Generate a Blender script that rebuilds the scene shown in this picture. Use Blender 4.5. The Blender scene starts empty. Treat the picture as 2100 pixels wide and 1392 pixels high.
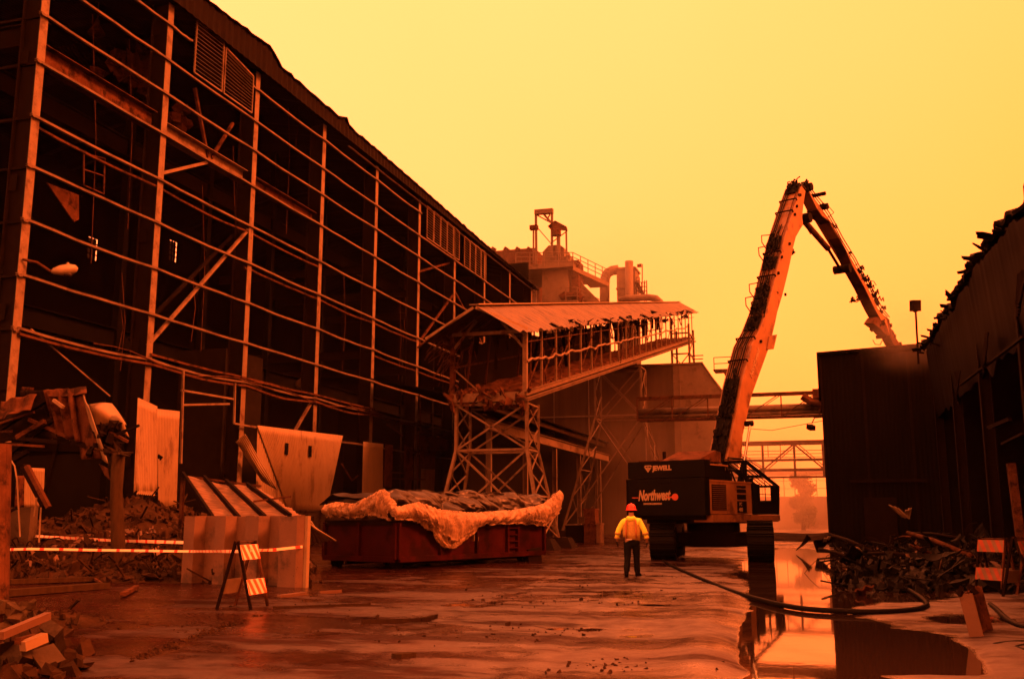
import bpy, bmesh, math, random
from mathutils import Vector as V, Matrix, noise
R=math.radians
random.seed(7)
C=bpy.context.scene.collection
S=bpy.context.scene
# ---------------- camera
F=2050.;PIT=R(10.15);YW=R(17.15);EYE=1.5
cam=bpy.data.cameras.new('camera');co=bpy.data.objects.new('camera',cam);C.objects.link(co)
co.location=(0,0,EYE);co.rotation_euler=(R(90)+PIT,0,YW)
cam.sensor_width=36;cam.lens=F/2100*36;cam.clip_end=6000;cam.clip_start=.1
S.camera=co
# ---------------- exposure
S.view_settings.view_transform='Standard';S.view_settings.look='None'
S.view_settings.exposure=3.3;S.view_settings.gamma=1
# ---------------- world : smoke-filtered sky
SUN_EL=R(36);SUN_AZ=R(95)      # azimuth clockwise from +Y (sun over the right-hand roofs)
W=bpy.data.worlds.new('World');S.world=W;W.use_nodes=True
n=W.node_tree.nodes;l=W.node_tree.links;n.clear()
def nd(t,**k):
    x=n.new(t)
    for a,b in k.items():setattr(x,a,b)
    return x
out=nd('ShaderNodeOutputWorld');bg=nd('ShaderNodeBackground');bg.inputs[1].default_value=.1
sky=nd('ShaderNodeTexSky',sky_type='NISHITA',sun_disc=False,sun_elevation=SUN_EL,sun_rotation=SUN_AZ,dust_density=6,air_density=2)
tint=nd('ShaderNodeMix',data_type='RGBA',blend_type='MULTIPLY');tint.inputs[0].default_value=1
tint.inputs[7].default_value=(.0012,.00022,.00006,1)
tc=nd('ShaderNodeTexCoord');sep=nd('ShaderNodeSeparateXYZ')
ma=nd('ShaderNodeMath',operation='MULTIPLY_ADD');ma.inputs[1].default_value=-.68   # x: left is paler
mb=nd('ShaderNodeMath',operation='MULTIPLY_ADD');mb.inputs[1].default_value=1.15;mb.inputs[2].default_value=-.07
nz=nd('ShaderNodeTexNoise');nz.inputs['Scale'].default_value=1.6;nz.inputs['Detail'].default_value=3
md=nd('ShaderNodeMath',operation='MULTIPLY_ADD');md.inputs[1].default_value=.30
ramp=nd('ShaderNodeValToRGB')
cr=ramp.color_ramp;cr.elements[0].position=0;cr.elements[0].color=(1.25,.135,.016,1)
cr.elements[1].position=1;cr.elements[1].color=(1.25,.232,.068,1)
e=cr.elements.new(.35);e.color=(1.25,.182,.032,1)
sc=nd('ShaderNodeMix',data_type='RGBA',blend_type='MULTIPLY');sc.inputs[0].default_value=1;sc.inputs[7].default_value=(3.6,3.6,3.6,1)
add=nd('ShaderNodeMix',data_type='RGBA',blend_type='ADD');add.inputs[0].default_value=1
l.new(tc.outputs['Generated'],sep.inputs[0]);l.new(tc.outputs['Generated'],nz.inputs['Vector'])
l.new(sep.outputs[2],mb.inputs[0]);l.new(sep.outputs[0],ma.inputs[0]);l.new(mb.outputs[0],ma.inputs[2])
l.new(nz.outputs[0],md.inputs[0]);l.new(ma.outputs[0],md.inputs[2]);l.new(md.outputs[0],ramp.inputs[0])
l.new(ramp.outputs[0],sc.inputs[6]);l.new(sky.outputs[0],tint.inputs[6])
l.new(tint.outputs[2],add.inputs[6]);l.new(sc.outputs[2],add.inputs[7]);l.new(add.outputs[2],bg.inputs[0]);l.new(bg.outputs[0],out.inputs[0])
# ---------------- sun
sl=bpy.data.lights.new('sun','SUN');sl.energy=.95;sl.angle=R(14);sl.color=(1,.14,.028)
so=bpy.data.objects.new('sun',sl);C.objects.link(so)
sd=V((math.sin(SUN_AZ)*math.cos(SUN_EL),math.cos(SUN_AZ)*math.cos(SUN_EL),math.sin(SUN_EL)))
so.rotation_euler=sd.to_track_quat('Z','Y').to_euler();so.location=(20,-10,40)

# ---------------- survey helpers: a sighted direction taken to a known plane of the site
def ray(px,py):
    x=(px-1050)/F;y=(696-py)/F
    f=math.cos(PIT)-y*math.sin(PIT);u=math.sin(PIT)+y*math.cos(PIT)
    return V((x*math.cos(YW)-f*math.sin(YW),x*math.sin(YW)+f*math.cos(YW),u))
E0=V((0,0,EYE))
def pX(px,py,X):r=ray(px,py);return E0+r*(X/r.x)
def pY(px,py,Y):r=ray(px,py);return E0+r*(Y/r.y)
def pZ(px,py,Z=0):r=ray(px,py);return E0+r*((Z-EYE)/r.z)
def pP(px,py,P,N):r=ray(px,py);return E0+r*((P-E0).dot(N)/r.dot(N))
def pV(px,py,A,B,off=0):   # vertical plane through ground points A,B (offset toward the viewer)
    d=(B-A);N=V((d.y,-d.x,0)).normalized()
    return pP(px,py,A+N*off,N)
# ---------------- materials
MATS={}
def mat(name,col,rough=.7,metal=0,var=.35,scale=3,bump=0,bscale=20,col2=None,patch=0,pscale=.8,spec=.5,stretch=None,raw=False):
    if name in MATS:return MATS[name]
    k_=(1,1,1) if raw else (.52,.57,.47);col=[a*b for a,b in zip(col,k_)]
    if col2:col2=[a*b*.8 for a,b in zip(col2,k_)]
    if max(col)<.08 and spec==.5:spec=.04
    m=bpy.data.materials.new(name);m.use_nodes=True;N=m.node_tree.nodes;L=m.node_tree.links
    b=N['Principled BSDF'];b.inputs['Roughness'].default_value=rough;b.inputs['Metallic'].default_value=metal
    b.inputs['Specular IOR Level'].default_value=spec
    t=N.new('ShaderNodeTexCoord');vec=t.outputs['Object']
    if stretch:
        mp=N.new('ShaderNodeMapping');mp.inputs['Scale'].default_value=stretch;L.new(vec,mp.inputs[0]);vec=mp.outputs[0]
    z=N.new('ShaderNodeTexNoise');z.inputs['Scale'].default_value=scale;z.inputs['Detail'].default_value=8;z.inputs['Roughness'].default_value=.65
    L.new(vec,z.inputs['Vector'])
    mr=N.new('ShaderNodeMapRange');mr.inputs[1].default_value=.3;mr.inputs[2].default_value=.7
    mr.inputs[3].default_value=1-var;mr.inputs[4].default_value=1+var;L.new(z.outputs[0],mr.inputs[0])
    mx=N.new('ShaderNodeMix');mx.data_type='RGBA';mx.blend_type='MULTIPLY';mx.inputs[0].default_value=1
    cs=(*col,1)
    L.new(mr.outputs[0],mx.inputs[7]);mx.inputs[6].default_value=cs
    if col2:
        z2=N.new('ShaderNodeTexNoise');z2.inputs['Scale'].default_value=pscale;z2.inputs['Detail'].default_value=9;z2.inputs['Roughness'].default_value=.7
        L.new(vec,z2.inputs['Vector'])
        r2=N.new('ShaderNodeMapRange');r2.inputs[1].default_value=.5+(.5-patch)*.3;r2.inputs[2].default_value=.5+(.5-patch)*.3+.1
        L.new(z2.outputs[0],r2.inputs[0])
        m2=N.new('ShaderNodeMix');m2.data_type='RGBA';m2.inputs[6].default_value=cs;m2.inputs[7].default_value=(*col2,1)
        L.new(r2.outputs[0],m2.inputs[0]);L.new(m2.outputs[2],mx.inputs[6])
    L.new(mx.outputs[2],b.inputs['Base Color'])
    rr=N.new('ShaderNodeMapRange');rr.inputs[3].default_value=max(0,rough-.12);rr.inputs[4].default_value=min(1,rough+.12);L.new(z.outputs[0],rr.inputs[0]);L.new(rr.outputs[0],b.inputs['Roughness'])
    if bump:
        z3=N.new('ShaderNodeTexNoise');z3.inputs['Scale'].default_value=bscale;z3.inputs['Detail'].default_value=6;L.new(t.outputs['Object'],z3.inputs['Vector'])
        bp=N.new('ShaderNodeBump');bp.inputs['Strength'].default_value=bump;bp.inputs['Distance'].default_value=.03;L.new(z3.outputs[0],bp.inputs['Height']);L.new(bp.outputs[0],b.inputs['Normal'])
    MATS[name]=m;return m
steel=mat('painted_steel',(.24,.16,.115),.6,0,.35,2.5,.15,30,(.12,.055,.034),.45,1.3)
steel_d=mat('dark_steel',(.055,.045,.04),.65,0,.4,2,.1,20)
girtm=mat('girt_steel',(.19,.12,.085),.65,0,.4,2,.15,30,(.09,.045,.03),.5,1)
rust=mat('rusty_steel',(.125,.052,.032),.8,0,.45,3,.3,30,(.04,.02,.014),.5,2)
rust_d=mat('dark_rust_and_shade',(.014,.008,.006),.8,0,.5,3,.3,30)  # dark rusty parts; also the shade painted on the column webs
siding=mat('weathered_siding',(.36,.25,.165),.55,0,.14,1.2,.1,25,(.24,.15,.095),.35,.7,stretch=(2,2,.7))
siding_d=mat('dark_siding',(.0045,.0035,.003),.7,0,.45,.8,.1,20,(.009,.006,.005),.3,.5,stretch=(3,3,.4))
clad=mat('brown_cladding',(.085,.052,.036),.7,0,.35,.5,0,20,(.055,.032,.022),.4,.25,stretch=(3,3,.3))
roofm=mat('tin_roofing',(.17,.11,.075),.6,0,.4,1.2,.1,20,(.07,.04,.026),.45,.7,stretch=(1,2.5,1))
black=mat('black_paint',(.007,.007,.007),.42,0,.3,2,.05,30,(.014,.011,.009),.35,1.2)
black_m=mat('black_rubber',(.010,.009,.009),.55,0,.3,6,.2,40)
gloom=mat('gloom_dark',(.007,.006,.006),.9,0,.5,1)  # interior gloom put into a near-black base colour
orangep=mat('machine_paint',(.40,.18,.072),.5,0,.25,1.5,.05,20,(.17,.07,.032),.38,1.1)
concrete=mat('concrete',(.10,.07,.055),.85,0,.35,1.2,.3,15,(.04,.027,.02),.5,.9)
binm=mat('bin_paint',(.17,.085,.055),.6,0,.28,1.3,.15,20,(.06,.03,.02),.45,1.1)
redp=mat('dumpster_paint',(.042,.006,.008),.6,0,.4,1.3,.1,20,(.025,.006,.006),.5,1)
tarpm=mat('tarp',(.022,.015,.012),.42,0,.3,5,.25,9,spec=.35)
wood=mat('weathered_wood',(.055,.033,.02),.8,0,.4,3,.3,25,stretch=(3,3,.6))
rubblem=mat('rubble',(.055,.030,.02),.9,0,.7,2.2,.4,20,(.03,.018,.012),.5,1.1)
chrome=mat('chrome',(.8,.75,.7),.2,1,.05)
white=mat('white_reflective',(.62,.62,.5),.5,0,.15,6,raw=True)
orstripe=mat('orange_reflective',(.7,.09,.02),.5,0,.15,6,raw=True)
letter=mat('lettering',(.55,.36,.24),.5,0,.1)
redlet=mat('red_lettering',(.65,.09,.04),.5,0,.1)
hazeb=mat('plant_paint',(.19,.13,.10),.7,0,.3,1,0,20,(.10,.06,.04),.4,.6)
vestm=mat('vest_mesh',(.40,.30,.07),.8,0,.25,18,.4,60,raw=True)
hiviz=mat('hiviz_yellow',(.85,1.0,.10),.75,0,.06,9,.2,30,raw=True)
jeans=mat('dark_jeans',(.012,.014,.02),.85,0,.3,8,.2,40)
helm=mat('helmet_red',(.8,.04,.03),.35,0,.05,raw=True)
skinm=mat('skin',(.42,.22,.15),.6,0,.1)
glovem=mat('glove',(.02,.02,.02),.8)
lampm=mat('lamp_housing',(.38,.30,.22),.5,0,.2)
leafm=mat('foliage',(.06,.075,.03),.8,0,.4,3)
def wavebump(m,scale,axis='X',st=.6,dist=.05):
    N=m.node_tree.nodes;L=m.node_tree.links;t=N.new('ShaderNodeTexCoord');w=N.new('ShaderNodeTexWave');w.bands_direction=axis
    w.inputs['Scale'].default_value=scale;w.inputs['Distortion'].default_value=0
    bp=N.new('ShaderNodeBump');bp.inputs['Strength'].default_value=st;bp.inputs['Distance'].default_value=dist
    L.new(t.outputs['Object'],w.inputs['Vector']);L.new(w.outputs['Fac'],bp.inputs['Height']);L.new(bp.outputs[0],N['Principled BSDF'].inputs['Normal'])
wavebump(clad,2.6,'X',.4,.04)
# translucent plastic
pl=bpy.data.materials.new('plastic_sheeting');pl.use_nodes=True
_N=pl.node_tree.nodes;_L=pl.node_tree.links;_b=_N['Principled BSDF'];_b.inputs['Base Color'].default_value=(.38,.28,.17,1)
_b.inputs['Roughness'].default_value=.32;_z=_N.new('ShaderNodeTexNoise');_z.inputs['Scale'].default_value=9;_z.inputs['Detail'].default_value=7
_bp=_N.new('ShaderNodeBump');_bp.inputs['Strength'].default_value=.8;_bp.inputs['Distance'].default_value=.06
_t=_N.new('ShaderNodeTexCoord');_L.new(_t.outputs['Object'],_z.inputs[0]);_L.new(_z.outputs[0],_bp.inputs['Height']);_L.new(_bp.outputs[0],_b.inputs['Normal'])
_tp=_N.new('ShaderNodeBsdfTransparent');_tr=_N.new('ShaderNodeBsdfTranslucent');_tr.inputs[0].default_value=(.7,.55,.38,1);_mx=_N.new('ShaderNodeMixShader');_mx.inputs[0].default_value=.3
_L.new(_b.outputs[0],_mx.inputs[1]);_L.new(_tr.outputs[0],_mx.inputs[2]);_m3=_N.new('ShaderNodeMixShader');_z2=_N.new('ShaderNodeTexNoise');_z2.inputs['Scale'].default_value=3;_z2.inputs['Detail'].default_value=8;_L.new(_t.outputs['Object'],_z2.inputs[0]);_r2=_N.new('ShaderNodeMapRange');_r2.inputs[1].default_value=.42;_r2.inputs[2].default_value=.6;_r2.inputs[3].default_value=.05;_r2.inputs[4].default_value=.62;_L.new(_z2.outputs[0],_r2.inputs[0]);_L.new(_r2.outputs[0],_m3.inputs[0]);_L.new(_mx.outputs[0],_m3.inputs[1]);_L.new(_tp.outputs[0],_m3.inputs[2]);_L.new(_m3.outputs[0],_N['Material Output'].inputs[0])
# dirty glass
gl=bpy.data.materials.new('dirty_glass');gl.use_nodes=True
_N=gl.node_tree.nodes;_L=gl.node_tree.links;_b=_N['Principled BSDF'];_b.inputs['Base Color'].default_value=(.12,.09,.06,1);_b.inputs['Roughness'].default_value=.3
_t=_N.new('ShaderNodeBsdfTransparent');_t.inputs[0].default_value=(.12,.10,.08,1);_mx=_N.new('ShaderNodeMixShader');_mx.inputs[0].default_value=.8
_L.new(_b.outputs[0],_mx.inputs[1]);_L.new(_t.outputs[0],_mx.inputs[2]);_L.new(_mx.outputs[0],_N['Material Output'].inputs[0])
# ---------------- mesh building
def nrm(v,d=V((0,0,1))):
    return v.normalized() if v.length>1e-9 else d
class MB:
    def __init__(s):s.v=[];s.f=[]
    def add(s,vs,fs):
        s.mk=getattr(s,'mk',[])+[(len(s.v),len(s.f))];o=len(s.v);s.v+= [V(v) for v in vs];s.f+=[tuple(i+o for i in f) for f in fs];return s
    def box(s,c,size,rot=None,M=None):
        x,y,z=[a/2 for a in size];vs=[V((i*x,j*y,k*z)) for i in(-1,1) for j in(-1,1) for k in(-1,1)]
        if rot is not None:
            from mathutils import Euler
            q=Euler(rot).to_matrix();vs=[q@v for v in vs]
        if M is not None:vs=[M@v for v in vs]
        c=V(c);return s.add([v+c for v in vs],[(0,1,3,2),(4,6,7,5),(0,4,5,1),(2,3,7,6),(0,2,6,4),(1,5,7,3)])
    def bb(s,a,b):
        a=V(a);b=V(b);return s.box((a+b)/2,[abs(b[i]-a[i]) for i in range(3)])
    def beam(s,p,q,w,h,up=(0,0,1)):
        p=V(p);q=V(q);d=nrm(q-p);u=V(up)
        if abs(d.dot(u))>.98:u=V((0,1,0)) if abs(d.y)<.9 else V((1,0,0))
        r=nrm(d.cross(u));u=r.cross(d)
        vs=[a+r*(i*w/2)+u*(j*h/2) for a in(p,q) for i,j in((-1,-1),(1,-1),(1,1),(-1,1))]
        return s.add(vs,[(3,2,1,0),(4,5,6,7),(0,1,5,4),(1,2,6,5),(2,3,7,6),(3,0,4,7)])
    def ibeam(s,p,q,w,h,t=.03,up=(0,0,1)):
        p=V(p);q=V(q);d=nrm(q-p);u=V(up)
        if abs(d.dot(u))>.98:u=V((0,1,0)) if abs(d.y)<.9 else V((1,0,0))
        r=nrm(d.cross(u));u=r.cross(d)
        s.beam(p+u*(h/2),q+u*(h/2),w,t,u);s.beam(p-u*(h/2),q-u*(h/2),w,t,u);s.beam(p,q,t,h-t,u);return s
    def tube(s,pts,r,n=8,cap=True):
        pts=[V(p) for p in pts];N=len(pts);rs=r if hasattr(r,'__len__') else [r]*N
        d0=nrm(pts[1]-pts[0]);ref=V((0,0,1)) if abs(d0.z)<.9 else V((1,0,0));u=nrm(d0.cross(ref));rings=[]
        for i,p in enumerate(pts):
            d=nrm(pts[min(i+1,N-1)]-pts[max(i-1,0)]);u=nrm(u-d*u.dot(d));w=d.cross(u)
            rings.append([p+(u*math.cos(2*math.pi*k/n)+w*math.sin(2*math.pi*k/n))*rs[i] for k in range(n)])
        vs=[v for r_ in rings for v in r_];fs=[]
        for i in range(N-1):
            for k in range(n):
                a=i*n+k;b=i*n+(k+1)%n;fs.append((a,b,b+n,a+n))
        if cap:fs.append(tuple(range(n-1,-1,-1)));fs.append(tuple(range((N-1)*n,N*n)))
        return s.add(vs,fs)
    def lathe(s,base,prof,n=20,axis=None):
        vs=[];M=Matrix.Identity(3) if axis is None else V(axis).to_track_quat('Z','Y').to_matrix();b=V(base)
        for r,z in prof:
            for k in range(n):a=2*math.pi*k/n;vs.append(b+M@V((r*math.cos(a),r*math.sin(a),z)))
        fs=[(i*n+k,i*n+(k+1)%n,(i+1)*n+(k+1)%n,(i+1)*n+k) for i in range(len(prof)-1) for k in range(n)]
        fs.append(tuple(range(n-1,-1,-1)));fs.append(tuple(range((len(prof)-1)*n,len(prof)*n)));return s.add(vs,fs)
    def prism(s,poly,f0,f1):   # poly of 2-tuples; f0/f1 map to 3D
        n=len(poly);return s.add([f0(*p) for p in poly]+[f1(*p) for p in poly],[tuple(range(n-1,-1,-1)),tuple(range(n,2*n))]+[(i,(i+1)%n,n+(i+1)%n,n+i) for i in range(n)])
    def grid(s,f,nu,nv,th=.02):
        P=[[V(f(i/nu,j/nv)) for j in range(nv+1)] for i in range(nu+1)];vs=[];m=(nu+1)*(nv+1)
        Nn=[]
        for i in range(nu+1):
            for j in range(nv+1):
                a=P[min(i+1,nu)][j]-P[max(i-1,0)][j];b=P[i][min(j+1,nv)]-P[i][max(j-1,0)];Nn.append(nrm(a.cross(b)))
        flat=[p for r in P for p in r]
        vs=[p+k*th/2 for p,k in zip(flat,Nn)]+[p-k*th/2 for p,k in zip(flat,Nn)]
        fs=[];g=lambda i,j:i*(nv+1)+j
        for i in range(nu):
            for j in range(nv):
                q=(g(i,j),g(i+1,j),g(i+1,j+1),g(i,j+1));fs.append(q);fs.append(tuple(x+m for x in reversed(q)))
        for i in range(nu):
            for j in(0,nv):fs.append((g(i,j),g(i+1,j),g(i+1,j)+m,g(i,j)+m))
        for j in range(nv):
            for i in(0,nu):fs.append((g(i,j),g(i,j+1),g(i,j+1)+m,g(i,j)+m))
        return s.add(vs,fs)
    def chunk(s,c,size,rnd=random):
        from mathutils import Euler
        q=Euler([rnd.uniform(0,6.28) for _ in range(3)]).to_matrix()
        x,y,z=[a/2 for a in size];vs=[q@V((i*x*rnd.uniform(.35,1.15),j*y*rnd.uniform(.35,1.15),k*z*rnd.uniform(.35,1.15))) for i in(-1,1) for j in(-1,1) for k in(-1,1)]
        c=V(c);return s.add([v+c for v in vs],[(0,1,3,2),(4,6,7,5),(0,4,5,1),(2,3,7,6),(0,2,6,4),(1,5,7,3)])
    def each(s,name,m,parent,smooth=False):
        k=s.mk+[(len(s.v),len(s.f))]
        for (a,c),(d,e_) in zip(k,k[1:]):
            q=MB();q.v=s.v[a:d];q.f=[tuple(i-a for i in f) for f in s.f[c:e_]];o=q.build(name,m,parent,smooth)
        return o
    def build(s,name,m,parent=None,smooth=False,loc=None):
        root=V((0,0,0));p=parent
        while p is not None:root+=p.location;p=p.parent
        if parent is None and loc is not None:root=V(loc)
        me=bpy.data.meshes.new(name);me.from_pydata([v-root for v in s.v],[],s.f);me.validate()
        bm=bmesh.new();bm.from_mesh(me);bmesh.ops.recalc_face_normals(bm,faces=bm.faces);bm.to_mesh(me);bm.free()
        me.materials.append(m)
        if smooth:me.polygons.foreach_set('use_smooth',[True]*len(me.polygons))
        o=bpy.data.objects.new(name,me);C.objects.link(o);o.parent=parent
        if parent is None and loc is not None:o.location=root
        return o
def thing(name,label,cat,loc=(0,0,0),group=None):
    o=bpy.data.objects.new(name,None);C.objects.link(o);o.location=loc;o['label']=label;o['category']=cat
    o.empty_display_size=.3
    if group:o['group']=group
    return o
def tag(o,label,cat,group=None,kind=None):
    o['label']=label;o['category']=cat
    if group:o['group']=group
    if kind:o['kind']=kind
    return o
def copy_tree(o,parent=None):
    c=o.copy();C.objects.link(c);c.parent=parent
    for ch in list(o.children):copy_tree(ch,c)
    return c
def corr(P00,P10,P11,P01,waves,amp,sag=0,wob=0,seed=0,edge=0):
    """bilinear sheet with ribs running along v, corrugation across u"""
    P00,P10,P11,P01=map(V,(P00,P10,P11,P01));N=nrm((P10-P00).cross(P01-P00))
    def f(u,v):
        if edge:
            e=noise.noise(V((u*9+seed,seed*3.1,0)))*edge
            v=v*(1+ (e if v>.5 else 0))
        p=P00*(1-u)*(1-v)+P10*u*(1-v)+P11*u*v+P01*(1-u)*v
        d=amp*math.sin(u*waves*2*math.pi)+sag*math.sin(math.pi*u)*math.sin(math.pi*v)
        if wob:d+=wob*noise.noise(p*.9+V((seed,0,0)))+wob*.5*noise.noise(p*2.3+V((seed,5,0)))
        return p+N*d
    return f
def text(s,size,depth,name,m,parent,M,shear=0,bold=0):
    cu=bpy.data.curves.new(name,'FONT');cu.body=s;cu.size=size;cu.extrude=depth;cu.shear=shear;cu.offset=bold;cu.resolution_u=3
    o=bpy.data.objects.new('tmp',cu);C.objects.link(o);dg=bpy.context.evaluated_depsgraph_get()
    me=bpy.data.meshes.new_from_object(o.evaluated_get(dg));bpy.data.objects.remove(o);me.transform(M)
    me.materials.clear();me.materials.append(m);me.name=name
    q=bpy.data.objects.new(name,me);C.objects.link(q);q.parent=parent;return q

# ================= GROUND =================
def blob(px,py,rx,ry,a):
    c=pZ(px,py);d=(c-V((0,0,0)));D=V((d.x,d.y,0)).length
    u=V((d.x,d.y,0)).normalized();w=V((u.y,-u.x,0))
    return (c,w,u,rx/2083*D,ry*D*D/(1.5*2083),a)
BL=[ # puddles (negative) and banks (positive): sighted centre, half extents
 (1610,1335,100,75,-.10),(1630,1235,90,60,-.08),(1600,1165,90,36,-.07),(1640,1125,60,14,-.05),(1560,1130,50,12,-.04),
 (1800,1325,190,48,-.07),(1900,1350,150,30,-.05),(1760,1215,80,16,-.045),(1850,1218,110,14,-.045),(1700,1140,40,16,-.05),
 (1990,1268,90,12,-.04),(1900,1160,110,7,-.03),(1680,1165,50,10,-.05),
 (1240,1215,110,8,-.03),(1180,1290,170,6,-.03),(1320,1305,120,9,-.025),(960,1240,180,5,-.026),
 (1200,1160,120,5,-.02),(1000,1330,160,5,-.02),(700,1340,140,6,-.02),(830,1190,120,5,-.02),(1100,1188,120,4,-.028),(1330,1240,90,5,-.03),(1210,1255,120,4,-.026),
 (1450,1330,75,70,.09),(1480,1230,60,30,.05),(1780,1150,40,18,.03),(1500,1375,90,10,.03),(1850,1385,170,10,.035),(2050,1340,60,30,.05),
 (1640,1090,120,22,.05),(1330,1125,100,8,.03),(300,1250,300,60,.03)]
BL=[blob(*b) for b in BL]
RUT=[]
for a_,b_,c_ in(((560,1392),(860,1250),(1240,1150)),((640,1392),(905,1255),(1262,1152)),((1000,1392),(1190,1250),(1335,1150)),((1110,1392),(1245,1255),(1352,1152)),((180,1392),(430,1290),(700,1215))):
    q=[pZ(*a_),pZ(*b_),pZ(*c_)];RUT.append([(q[0]*(1-t)**2+q[1]*2*t*(1-t)+q[2]*t*t) for t in [i/24 for i in range(25)]])
def rut(x,y):
    r=0
    for L_ in RUT:
        if not(L_[0].y-1<y<L_[-1].y+1):continue
        d=min((p.x-x)**2+((p.y-y)*.5)**2 for p in L_);d=math.sqrt(d)
        if d<.7:r+=-.016*math.exp(-(d/.16)**2)+.010*math.exp(-((d-.32)/.10)**2)*(.6+noise.noise(V((x*5,y*3,1))))
    return r
def gh(x,y):
    p=V((x,y,0));h=.017
    h+=.017*noise.fractal(V((x*.33,y*.16,1.3)),1,2,4)
    h+=.006*noise.fractal(V((x*.35+y*.2,y*2.2,9.3)),1,2,3)
    h+=.007*noise.fractal(V((x*1.7,y*1.0,7.7)),1,2,4)+.0045*noise.noise(V((x*4.5,y*3,2)))
    for c,w,u,a,b,k in BL:
        q=p-c;s=(q.dot(w)/a)**2+(q.dot(u)/b)**2
        if s<6:h+=k*math.exp(-s*1.1)
    if y>62:h+=min(.05,(y-62)*.01)
    if x<-16:h+=min(.05,(-16-x)*.012)
    h+=rut(x,y)
    return h
def lines(lo,hi,fine_lo,fine_hi,st,far):
    L=[fine_lo];
    while L[-1]<fine_hi:L.append(L[-1]+st(L[-1]))
    a=L[-1];g=st(a)
    while a<hi:g*=1.35;a+=g;L.append(a)
    a=fine_lo;g=st(a);pre=[]
    while a>lo:g*=1.35;a-=g;pre.append(a)
    return pre[::-1]+L
xs=lines(-3500,3500,-19,8,lambda a:.085,0)
ys=lines(-3500,3500,8,70,lambda a:max(.06,(a*a)*.00028),0)
vs=[];ny=len(ys)
for x in xs:
    for y in ys:
        near=-40<x<25 and 2<y<160
        vs.append((x,y,gh(x,y) if near else .05))
fs=[(i*ny+j,(i+1)*ny+j,(i+1)*ny+j+1,i*ny+j+1) for i in range(len(xs)-1) for j in range(ny-1)]
me=bpy.data.meshes.new('ground');me.from_pydata(vs,[],fs);me.polygons.foreach_set('use_smooth',[True]*len(me.polygons))
g=bpy.data.objects.new('ground',me);C.objects.link(g);g['kind']='structure'
m=bpy.data.materials.new('wet_dirt');m.use_nodes=True;N=m.node_tree.nodes;L=m.node_tree.links;b=N['Principled BSDF']
t=N.new('ShaderNodeTexCoord')
def NZ(sc,det=8,ro=.65,vec=None):
    z=N.new('ShaderNodeTexNoise');z.inputs['Scale'].default_value=sc;z.inputs['Detail'].default_value=det;z.inputs['Roughness'].default_value=ro
    L.new(vec or t.outputs['Object'],z.inputs['Vector']);return z.outputs[0]
def MR(i,a,b_,c,d):
    r=N.new('ShaderNodeMapRange');r.inputs[1].default_value=a;r.inputs[2].default_value=b_;r.inputs[3].default_value=c;r.inputs[4].default_value=d;L.new(i,r.inputs[0]);return r.outputs[0]
def MATH(op,a,b_):
    r=N.new('ShaderNodeMath');r.operation=op
    for k,v in((0,a),(1,b_)):
        if isinstance(v,(int,float)):r.inputs[k].default_value=v
        else:L.new(v,r.inputs[k])
    return r.outputs[0]
big=NZ(.35,6);mid=NZ(2.2,9);fine=NZ(26,6)
ramp=N.new('ShaderNodeValToRGB');ramp.color_ramp.elements[0].position=.36;ramp.color_ramp.elements[0].color=(.006,.003,.002,1)
ramp.color_ramp.elements[1].position=.68;ramp.color_ramp.elements[1].color=(.026,.009,.006,1)
L.new(MATH('ADD',MATH('MULTIPLY',big,.5),MATH('MULTIPLY',mid,.5)),ramp.inputs[0])
L.new(ramp.outputs[0],b.inputs['Base Color'])
sp=N.new('ShaderNodeSeparateXYZ');L.new(t.outputs['Object'],sp.inputs[0])
wet=MR(sp.outputs[2],.0,.03,0,1)
ro=MATH('ADD',MATH('MULTIPLY',wet,.16),MATH('ADD',MR(mid,.35,.65,.02,.22),MR(big,.4,.6,.03,.16)))
mpn=N.new('ShaderNodeMapping');mpn.inputs['Scale'].default_value=(.26,.40,1);mpn.inputs['Rotation'].default_value=(0,0,-.3);L.new(t.outputs['Object'],mpn.inputs[0])
film=NZ(1.0,7,.55,mpn.outputs[0])
film=MATH('ADD',film,MR(sp.outputs[0],-14,-3,-.09,.05))
msk=MR(film,.47,.56,1,0)
inv=MATH('SUBTRACT',1,msk)
ro2=MATH('ADD',MATH('MULTIPLY',msk,MR(mid,.35,.65,.08,.24)),MATH('MULTIPLY',inv,MR(mid,.38,.62,.34,.66)))
L.new(MATH('MULTIPLY',MATH('ADD',ro2,MATH('MULTIPLY',wet,.05)),MR(sp.outputs[2],.0,.012,.25,1)),b.inputs['Roughness'])
mp2=N.new('ShaderNodeMapping');mp2.inputs['Scale'].default_value=(.30,.95,1);mp2.inputs['Rotation'].default_value=(0,0,-.3);mp2.inputs['Location'].default_value=(3,7,0);L.new(t.outputs['Object'],mp2.inputs[0])
mud=MR(NZ(1.0,9,.62,mp2.outputs[0]),.47,.56,1,.10)
L.new(MATH('MULTIPLY',mud,MR(sp.outputs[0],-12,-3,.12,.80)),b.inputs['Specular IOR Level'])
bp=N.new('ShaderNodeBump');bp.inputs['Distance'].default_value=.016;bp.inputs['Strength'].default_value=.6
L.new(MATH('ADD',MATH('MULTIPLY',fine,.4),mid),bp.inputs['Height']);L.new(bp.outputs[0],b.inputs['Normal'])
g.data.materials.append(m)
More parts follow.
